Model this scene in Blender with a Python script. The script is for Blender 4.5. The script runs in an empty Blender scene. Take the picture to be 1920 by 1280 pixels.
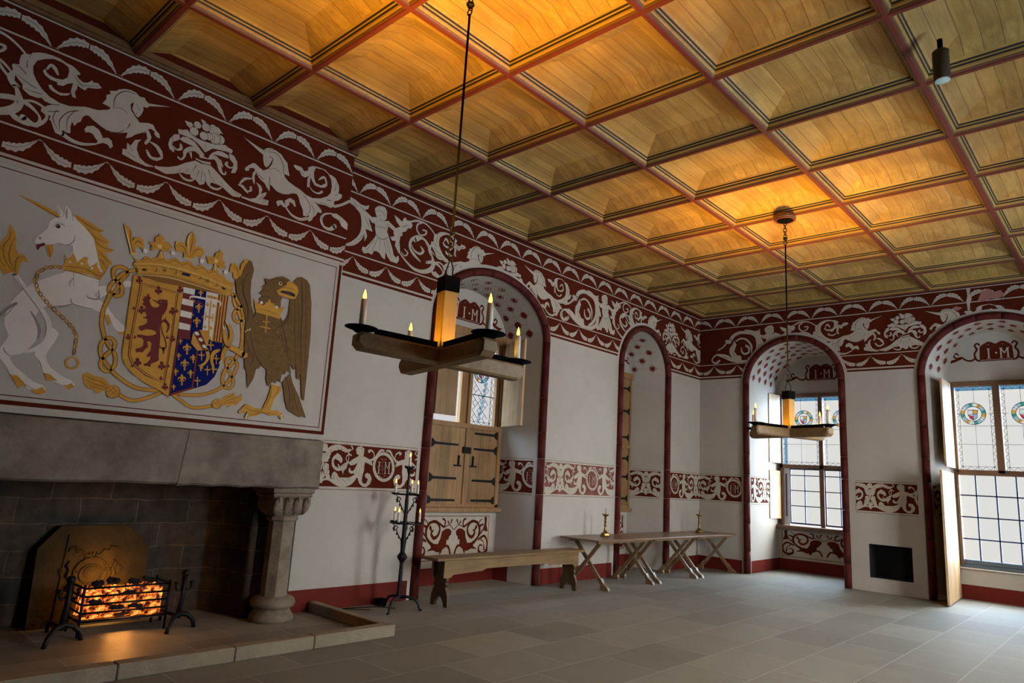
import bpy, math, random
from mathutils import Vector, Matrix, geometry
PI = math.pi
S = bpy.context.scene
COL = S.collection
# ------------------------------------------------------------------ camera, sky, lights, exposure
cam_d = bpy.data.cameras.new('camera'); cam = bpy.data.objects.new('camera', cam_d); COL.objects.link(cam)
yaw, pitch, roll = 0.751594, 0.1933735, 0.0588172
fw = Vector((-math.sin(yaw)*math.cos(pitch), math.cos(yaw)*math.cos(pitch), math.sin(pitch)))
rt = Vector((math.cos(yaw), math.sin(yaw), 0)); up = rt.cross(fw)
r2 = rt*math.cos(roll)+up*math.sin(roll); u2 = -rt*math.sin(roll)+up*math.cos(roll)
cam.matrix_world = Matrix(((r2.x,u2.x,-fw.x,7.049),(r2.y,u2.y,-fw.y,0.0),(r2.z,u2.z,-fw.z,1.6),(0,0,0,1)))
cam_d.sensor_width = 36; cam_d.lens = 1288.02/1920*36; cam_d.clip_start = 0.05
S.camera = cam
S.view_settings.view_transform = 'Standard'; S.view_settings.look = 'None'
S.view_settings.gamma = 1; S.view_settings.use_curve_mapping = False
S.view_settings.exposure = -0.08
S.cycles.max_bounces = 8; S.cycles.diffuse_bounces = 5; S.cycles.glossy_bounces = 3
S.cycles.transparent_max_bounces = 12; S.cycles.sample_clamp_indirect = 4.0
S.cycles.caustics_reflective = False; S.cycles.caustics_refractive = False
W = bpy.data.worlds.new('sky'); S.world = W; W.use_nodes = True
wn = W.node_tree.nodes; wl = W.node_tree.links
bg = wn['Background']
tc = wn.new('ShaderNodeTexCoord'); dt = wn.new('ShaderNodeVectorMath'); dt.operation = 'DOT_PRODUCT'
wl.new(tc.outputs['Generated'], dt.inputs[0]); dt.inputs[1].default_value = Vector((0.80,-0.25,0.55)).normalized()
hm = wn.new('ShaderNodeMath'); hm.operation = 'MULTIPLY_ADD'; wl.new(dt.outputs['Value'], hm.inputs[0]); hm.inputs[1].default_value = .5; hm.inputs[2].default_value = .5
rp = wn.new('ShaderNodeValToRGB'); wl.new(hm.outputs[0], rp.inputs[0]); wl.new(rp.outputs[0], bg.inputs['Color'])
# hazy overcast sky, brightest around the veiled sun (to the right of the room), dim on the opposite side
rp.color_ramp.elements[0].position = 0.0; rp.color_ramp.elements[0].color = (.0150,.0148,.0143,1)
rp.color_ramp.elements[1].position = 1.0; rp.color_ramp.elements[1].color = (.96,.98,1.0,1)
for ps, c in ((.42,(.0160,.0160,.0158)),(.50,(.16,.23,.31)),(.66,(.54,.68,.86)),(.85,(.62,.66,.69))):
    e = rp.color_ramp.elements.new(ps); e.color = c+(1,)
SKY = 62.0
bg.inputs['Strength'].default_value = SKY
def area(name, loc, direction, sx, sy, energy, color, portal=False, spread=PI):
    d = bpy.data.lights.new(name, 'AREA'); d.shape = 'RECTANGLE'; d.size = sx; d.size_y = sy; d.energy = energy; d.color = color[:3]; d.spread = spread
    o = bpy.data.objects.new(name, d); COL.objects.link(o); o.location = loc
    o.rotation_euler = Vector(direction).to_track_quat('-Z', 'Z').to_euler()
    if portal: d.cycles.is_portal = True
    return o
D = 13.572
# daylight coming in through the window openings, the last two added out of view
area('window_daylight', (1.97, D+1.70, 2.3), (0,-1,-0.0), 1.7, 2.8, 1, (1,1,1), True)
area('window_daylight', (5.17, D+1.00, 2.2), (0,-1,-0.0), 1.4, 3.0, 1, (1,1,1), True)
area('window_daylight', (-0.86, 7.37, 3.0), (1,0,0), 1.4, 1.4, 1, (1,1,1), True)
area('window_daylight', (8.95, 5.85, 2.2), (-1,0,0), 1.4, 2.6, 1, (1,1,1), True)
area('window_daylight', (8.95, 10.15, 2.2), (-1,0,0), 1.5, 2.6, 1, (1,1,1), True)
# ------------------------------------------------------------------ helpers
def tag(o, label=None, cat=None, group=None, kind=None):
    if label: o['label'] = label
    if cat: o['category'] = cat
    if group: o['group'] = group
    if kind: o['kind'] = kind
    return o
def empty(name, loc=(0,0,0), rz=0.0, label=None, cat=None, group=None, kind=None):
    o = bpy.data.objects.new(name, None); COL.objects.link(o); o.location = loc; o.rotation_euler = (0,0,rz)
    o.empty_display_size = 0.05
    return tag(o, label, cat, group, kind)
class MB:
    def __init__(s): s.v = []; s.f = []; s.m = []; s.sm = []
    def add(s, vs, fs, mi=0, smooth=False):
        b = len(s.v); s.v += [tuple(p) for p in vs]
        for f in fs: s.f.append(tuple(b+i for i in f)); s.m.append(mi); s.sm.append(smooth)
    def box(s, a, b, mi=0, ch=0.0):
        (x0,y0,z0),(x1,y1,z1) = a, b
        if x0>x1: x0,x1=x1,x0
        if y0>y1: y0,y1=y1,y0
        if z0>z1: z0,z1=z1,z0
        c = min(ch, (x1-x0)*.45, (y1-y0)*.45, (z1-z0)*.45)
        if c <= 0:
            s.add([(x0,y0,z0),(x1,y0,z0),(x1,y1,z0),(x0,y1,z0),(x0,y0,z1),(x1,y0,z1),(x1,y1,z1),(x0,y1,z1)],
                  [(0,3,2,1),(4,5,6,7),(0,1,5,4),(1,2,6,5),(2,3,7,6),(3,0,4,7)], mi); return
        vs = []
        for X,sx in ((x0,1),(x1,-1)):
            for Y,sy in ((y0,1),(y1,-1)):
                for Z,sz in ((z0,1),(z1,-1)):
                    vs += [(X,Y+sy*c,Z+sz*c),(X+sx*c,Y,Z+sz*c),(X+sx*c,Y+sy*c,Z)]
        def I(i,j,k,a): return ((i*2+j)*2+k)*3+a
        fs = []
        for i in (0,1): fs.append([I(i,0,0,0),I(i,1,0,0),I(i,1,1,0),I(i,0,1,0)])
        for j in (0,1): fs.append([I(0,j,0,1),I(1,j,0,1),I(1,j,1,1),I(0,j,1,1)])
        for k in (0,1): fs.append([I(0,0,k,2),I(1,0,k,2),I(1,1,k,2),I(0,1,k,2)])
        for j in (0,1):
            for k in (0,1): fs.append([I(0,j,k,1),I(1,j,k,1),I(1,j,k,2),I(0,j,k,2)])
        for i in (0,1):
            for k in (0,1): fs.append([I(i,0,k,0),I(i,1,k,0),I(i,1,k,2),I(i,0,k,2)])
        for i in (0,1):
            for j in (0,1): fs.append([I(i,j,0,0),I(i,j,1,0),I(i,j,1,1),I(i,j,0,1)])
        for i in (0,1):
            for j in (0,1):
                for k in (0,1): fs.append([I(i,j,k,0),I(i,j,k,1),I(i,j,k,2)])
        s.add(vs, fs, mi)
    def lathe(s, prof, c=(0,0,0), n=24, mi=0, smooth=True, ax='z', rot=0.0):
        vs = []; fs = []
        for r,z in prof:
            for k in range(n):
                a = 2*PI*k/n+rot; p = (r*math.cos(a), r*math.sin(a), z)
                if ax=='x': p = (p[2],p[0],p[1])
                if ax=='y': p = (p[0],p[2],p[1])
                vs.append((c[0]+p[0],c[1]+p[1],c[2]+p[2]))
        m = len(prof)
        for i in range(m-1):
            for k in range(n):
                k2=(k+1)%n; fs.append((i*n+k,i*n+k2,(i+1)*n+k2,(i+1)*n+k))
        if prof[0][0] > 1e-5: fs.append(tuple(range(n))[::-1])
        if prof[-1][0] > 1e-5: fs.append(tuple((m-1)*n+k for k in range(n)))
        s.add(vs, fs, mi, smooth)
    def tube(s, pts, r, n=8, mi=0, closed=False, smooth=True, flat=1.0, upv=None):
        P = [Vector(p) for p in pts]; m = len(P); rs = r if isinstance(r,(list,tuple)) else [r]*m
        if len(rs) != m: rs = [rs[min(int(i/(m-1)*(len(rs)-1)),len(rs)-2)]*(1-((i/(m-1)*(len(rs)-1))%1 if i<m-1 else 1))+rs[min(int(i/(m-1)*(len(rs)-1)),len(rs)-2)+1]*((i/(m-1)*(len(rs)-1))%1 if i<m-1 else 1) for i in range(m)]
        vs=[]; prev=Vector(upv) if upv else None
        for i in range(m):
            if closed: t=(P[(i+1)%m]-P[i-1])
            else: t=P[min(i+1,m-1)]-P[max(i-1,0)]
            t.normalize()
            if prev is None: prev = Vector((0,0,1)) if abs(t.z)<.9 else Vector((1,0,0))
            nn = prev-t*prev.dot(t)
            if nn.length<1e-6: nn = t.orthogonal()
            nn.normalize(); bb=t.cross(nn); 
            if not upv: prev=nn
            for k in range(n):
                a=2*PI*k/n+PI/n; vs.append(P[i]+nn*math.cos(a)*rs[i]*flat+bb*math.sin(a)*rs[i])
        fs=[]
        for i in range(m if closed else m-1):
            j=(i+1)%m
            for k in range(n):
                k2=(k+1)%n; fs.append((i*n+k,i*n+k2,j*n+k2,j*n+k))
        if not closed: fs.append(tuple(range(n))[::-1]); fs.append(tuple((m-1)*n+k for k in range(n)))
        s.add(vs, fs, mi, smooth)
    def prism(s, poly, a, b, ax='y', mi=0):
        # poly of (p,q) pairs extruded between a and b along an axis
        def mk(p,q,t):
            return {'y':(p,t,q),'x':(t,p,q),'z':(p,q,t)}[ax]
        n=len(poly); vs=[mk(p,q,a) for p,q in poly]+[mk(p,q,b) for p,q in poly]
        fs=[(i,(i+1)%n,n+(i+1)%n,n+i) for i in range(n)]
        tris=geometry.tessellate_polygon([[Vector((p,q,0)) for p,q in poly]])
        fs+=[tuple(t) for t in tris]+[tuple(n+i for i in reversed(t)) for t in tris]
        s.add(vs,fs,mi)
    def xform(s, M, start=0):
        s.v = s.v[:start]+[tuple(M@Vector(p)) for p in s.v[start:]]
    def build(s, name, mats, parent=None, loc=(0,0,0), rot=(0,0,0), bevel=0.0):
        me = bpy.data.meshes.new(name); me.from_pydata(s.v, [], s.f)
        if not isinstance(mats,(list,tuple)): mats=[mats]
        for m in mats: me.materials.append(m)
        me.polygons.foreach_set('material_index', s.m); me.polygons.foreach_set('use_smooth', s.sm)
        import bmesh
        b=bmesh.new(); b.from_mesh(me)
        bmesh.ops.recalc_face_normals(b, faces=b.faces); b.to_mesh(me); b.free()
        me.update()
        o = bpy.data.objects.new(name, me); COL.objects.link(o); o.location=loc; o.rotation_euler=rot
        if parent: o.parent=parent
        if bevel:
            md=o.modifiers.new('bevel','BEVEL'); md.width=bevel; md.segments=2; md.limit_method='ANGLE'; md.angle_limit=math.radians(40)
        return o
def children(o): return [c for c in COL.objects if c.parent is o]
def copy_tree(o, parent=None):
    c=o.copy(); COL.objects.link(c)
    if parent: c.parent=parent; c.matrix_parent_inverse=o.matrix_parent_inverse
    for ch in children(o): copy_tree(ch, c)
    return c
# ------------------------------------------------------------------ materials
def new_mat(name):
    m=bpy.data.materials.new(name); m.use_nodes=True; nt=m.node_tree
    return m, nt, nt.nodes['Principled BSDF']
def lin(c): return tuple(c)+(1,) if len(c)==3 else c
def plain(name, col, rough=.7, metal=0.0, noise=0.0, nscale=6, bump=0.0, bscale=60, spec=.3, dark=None, stretch=None):
    m,nt,b=new_mat(name); b.inputs['Roughness'].default_value=rough; b.inputs['Metallic'].default_value=metal
    b.inputs['Specular IOR Level'].default_value=spec
    b.inputs['Base Color'].default_value=lin(col)
    tcn=nt.nodes.new('ShaderNodeTexCoord'); mp=nt.nodes.new('ShaderNodeMapping'); nt.links.new(tcn.outputs['Object'],mp.inputs[0])
    if stretch: mp.inputs['Scale'].default_value=stretch
    if noise>0:
        nz=nt.nodes.new('ShaderNodeTexNoise'); nz.inputs['Scale'].default_value=nscale; nz.inputs['Detail'].default_value=6; nz.inputs['Roughness'].default_value=.65
        nt.links.new(mp.outputs[0],nz.inputs['Vector'])
        cr=nt.nodes.new('ShaderNodeValToRGB'); nt.links.new(nz.outputs['Fac'],cr.inputs[0]); nt.links.new(cr.outputs[0],b.inputs['Base Color'])
        d=dark or tuple(x*(1-noise) for x in col)
        cr.color_ramp.elements[0].position=.3; cr.color_ramp.elements[0].color=lin(d)
        cr.color_ramp.elements[1].position=.65; cr.color_ramp.elements[1].color=lin(col)
    if bump>0:
        nb=nt.nodes.new('ShaderNodeTexNoise'); nb.inputs['Scale'].default_value=bscale; nb.inputs['Detail'].default_value=4
        nt.links.new(mp.outputs[0],nb.inputs['Vector'])
        bp=nt.nodes.new('ShaderNodeBump'); bp.inputs['Strength'].default_value=bump; bp.inputs['Distance'].default_value=.01
        nt.links.new(nb.outputs['Fac'],bp.inputs['Height']); nt.links.new(bp.outputs[0],b.inputs['Normal'])
    return m
def wood(name, c1, c2, axis=0, rough=.5, board=0.0, baxis=0, ln=(.07,.03,.005), bscale=1.0):
    # grain runs along axis; optional board joints every `board` metres across baxis
    m,nt,b=new_mat(name); b.inputs['Roughness'].default_value=rough; b.inputs['Specular IOR Level'].default_value=.35
    N=nt.nodes; L=nt.links
    tcn=N.new('ShaderNodeTexCoord'); mp=N.new('ShaderNodeMapping'); L.new(tcn.outputs['Object'],mp.inputs[0])
    sc=[22,22,22]; sc[axis]=1.3; mp.inputs['Scale'].default_value=sc
    nz=N.new('ShaderNodeTexNoise'); nz.inputs['Scale'].default_value=bscale; nz.inputs['Detail'].default_value=7; nz.inputs['Roughness'].default_value=.6; nz.inputs['Distortion'].default_value=.4
    L.new(mp.outputs[0],nz.inputs['Vector'])
    cr=N.new('ShaderNodeValToRGB'); L.new(nz.outputs['Fac'],cr.inputs[0])
    cr.color_ramp.elements[0].position=.3; cr.color_ramp.elements[0].color=lin(c2); cr.color_ramp.elements[1].position=.7; cr.color_ramp.elements[1].color=lin(c1)
    big=N.new('ShaderNodeTexNoise'); big.inputs['Scale'].default_value=2.2; big.inputs['Detail'].default_value=3; L.new(tcn.outputs['Object'],big.inputs['Vector'])
    mx=N.new('ShaderNodeMixRGB'); mx.blend_type='MULTIPLY'; mx.inputs[0].default_value=.55; L.new(cr.outputs[0],mx.inputs[1])
    cr2=N.new('ShaderNodeValToRGB'); L.new(big.outputs['Fac'],cr2.inputs[0]); cr2.color_ramp.elements[0].position=.35; cr2.color_ramp.elements[0].color=(.62,.55,.48,1); cr2.color_ramp.elements[1].position=.6; cr2.color_ramp.elements[1].color=(1,1,1,1)
    L.new(cr2.outputs[0],mx.inputs[2]); last=mx.outputs[0]
    if board>0:
        sx=N.new('ShaderNodeSeparateXYZ'); L.new(tcn.outputs['Object'],sx.inputs[0])
        dv=N.new('ShaderNodeMath'); dv.operation='DIVIDE'; dv.inputs[1].default_value=board; L.new(sx.outputs[baxis],dv.inputs[0])
        fr=N.new('ShaderNodeMath'); fr.operation='FRACT'; L.new(dv.outputs[0],fr.inputs[0])
        lt=N.new('ShaderNodeMath'); lt.operation='LESS_THAN'; lt.inputs[1].default_value=.006/board; L.new(fr.outputs[0],lt.inputs[0])
        fl=N.new('ShaderNodeMath'); fl.operation='FLOOR'; L.new(dv.outputs[0],fl.inputs[0])
        wnz=N.new('ShaderNodeTexWhiteNoise'); wnz.noise_dimensions='1D'; L.new(fl.outputs[0],wnz.inputs['W'])
        mr=N.new('ShaderNodeMapRange'); mr.inputs['To Min'].default_value=.8; mr.inputs['To Max'].default_value=1.08; L.new(wnz.outputs['Value'],mr.inputs['Value'])
        mm=N.new('ShaderNodeMixRGB'); mm.blend_type='MULTIPLY'; mm.inputs[0].default_value=1; L.new(last,mm.inputs[1]); L.new(mr.outputs[0],mm.inputs[2])
        mj=N.new('ShaderNodeMixRGB'); L.new(lt.outputs[0],mj.inputs[0]); L.new(mm.outputs[0],mj.inputs[1]); mj.inputs[2].default_value=lin(ln); last=mj.outputs[0]
    L.new(last,b.inputs['Base Color'])
    bp=N.new('ShaderNodeBump'); bp.inputs['Strength'].default_value=.12; bp.inputs['Distance'].default_value=.004; L.new(nz.outputs['Fac'],bp.inputs['Height']); L.new(bp.outputs[0],b.inputs['Normal'])
    return m
def emit(name, col, strength):
    m,nt,b=new_mat(name); b.inputs['Base Color'].default_value=(0,0,0,1); b.inputs['Emission Color'].default_value=lin(col); b.inputs['Emission Strength'].default_value=strength; return m
def glass(name, col, gl=.08):
    m,nt,b=new_mat(name); N=nt.nodes; L=nt.links; N.remove(b)
    out=[n for n in N if n.type=='OUTPUT_MATERIAL'][0]
    t=N.new('ShaderNodeBsdfTransparent'); t.inputs[0].default_value=lin(col)
    g=N.new('ShaderNodeBsdfGlossy'); g.inputs['Roughness'].default_value=.08; g.inputs[0].default_value=(.8,.8,.8,1)
    mx=N.new('ShaderNodeMixShader'); mx.inputs[0].default_value=gl; L.new(t.outputs[0],mx.inputs[1]); L.new(g.outputs[0],mx.inputs[2]); L.new(mx.outputs[0],out.inputs[0])
    return m
plaster=plain('limewashed plaster',(.41,.375,.325),.85,spec=.1,noise=.10,nscale=1.3,bump=.25,bscale=35)
red=plain('oxide red limewash',(.080,.0125,.0055),.85,spec=.05,noise=.22,nscale=3,bump=.15,bscale=40)
redbase=plain('oxide red skirting paint',(.125,.015,.010),.7,spec=.1,noise=.18,nscale=4)
redroll=plain('red painted stone moulding',(.085,.013,.009),.6,spec=.12,noise=.5,nscale=5,bump=.6,bscale=25,dark=(.05,.009,.007))
cream=plain('cream scroll paint',(.43,.38,.31),.85,spec=.05,noise=.12,nscale=5)
ink=plain('dark line paint',(.035,.014,.01),.8)
pink=plain('faint pink line paint',(.30,.13,.11),.8)
PAL={'C':cream,'N':ink,'P':pink,'W':plain('white mural paint',(.62,.57,.50),.8,noise=.08,nscale=12),'WS':plain('grey mural line paint',(.25,.22,.19),.8),
 'G':plain('ochre gold mural paint',(.50,.25,.022),.7,noise=.22,nscale=14),'GD':plain('brown gold mural paint',(.20,.085,.008),.7),'GL':plain('pale gold mural paint',(.62,.42,.15),.7),
 'R':plain('deep red mural paint',(.12,.012,.010),.75),'K':plain('black mural paint',(.012,.010,.012),.7),'B':plain('deep blue mural paint',(.006,.010,.085),.8,spec=.05),
 'E':plain('eagle brown mural paint',(.145,.075,.016),.75,noise=.3,nscale=16),'ED':plain('dark feather paint',(.06,.028,.006),.75),'EL':plain('light feather paint',(.24,.135,.035),.75),'RD':red}
stone=plain('weathered sandstone',(.20,.165,.125),.9,noise=.45,nscale=2.6,bump=.6,bscale=22,dark=(.085,.066,.048))
stone2=plain('carved sandstone',(.225,.18,.13),.9,noise=.4,nscale=5,bump=.7,bscale=30,dark=(.12,.09,.06))
kerbst=plain('hearth kerb stone',(.27,.22,.15),.85,noise=.3,nscale=5,bump=.4,bscale=40)
iron=plain('black wrought iron',(.012,.011,.011),.5,metal=.6,noise=.3,nscale=20,bump=.4,bscale=50)
blackm=plain('matt black metal',(.003,.003,.0035),.9,spec=.03)
lead=plain('lead came',(.03,.035,.05),.6)
bluebar=plain('dark glazing bar paint',(.02,.03,.09),.6)
brass=plain('aged brass',(.30,.19,.06),.32,metal=.9,noise=.3,nscale=15)
oak=wood('oak post',(.46,.26,.05),(.34,.18,.03),axis=2)
oakx=wood('oak beam grain x',(.30,.19,.09),(.20,.12,.052),axis=0)
oaky=wood('honey oak bench',(.22,.13,.048),(.14,.08,.028),axis=1)
oakd=wood('dark oak bench end',(.10,.06,.022),(.06,.035,.012),axis=2)
shut=wood('pale oak boards',(.58,.40,.22),(.42,.27,.13),axis=2,board=.155,baxis=0)
shutd=wood('oak shutter',(.34,.205,.085),(.22,.125,.05),axis=2,board=.19,baxis=0)
oakf_shaded=wood('oak window frame',(.17,.095,.055),(.11,.06,.035),axis=2)  # frame oak with the backlit shade darkened into its colour
oakw=wood('oak window frame, alcove',(.30,.175,.075),(.20,.11,.045),axis=2)
tablew=wood('brown oak table top',(.27,.175,.10),(.17,.105,.06),axis=1,rough=.28)
legw=wood('oak trestle leg',(.24,.155,.08),(.15,.095,.05),axis=2,rough=.4)
candlew=plain('ivory candle wax',(.72,.66,.55),.5)
flame=emit('candle flame',(1.0,.48,.06),6.0)
glassc=glass('clear window glass',(.93,.93,.92),.05)
glassb=glass('pale blue glass',(.38,.62,.78)); glassr=glass('ruby glass',(.70,.05,.10)); glassg=glass('green glass',(.08,.42,.34)); glassy=glass('amber glass',(.80,.45,.08)); glassw=glass('white glass',(.88,.88,.90),.05)
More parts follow.
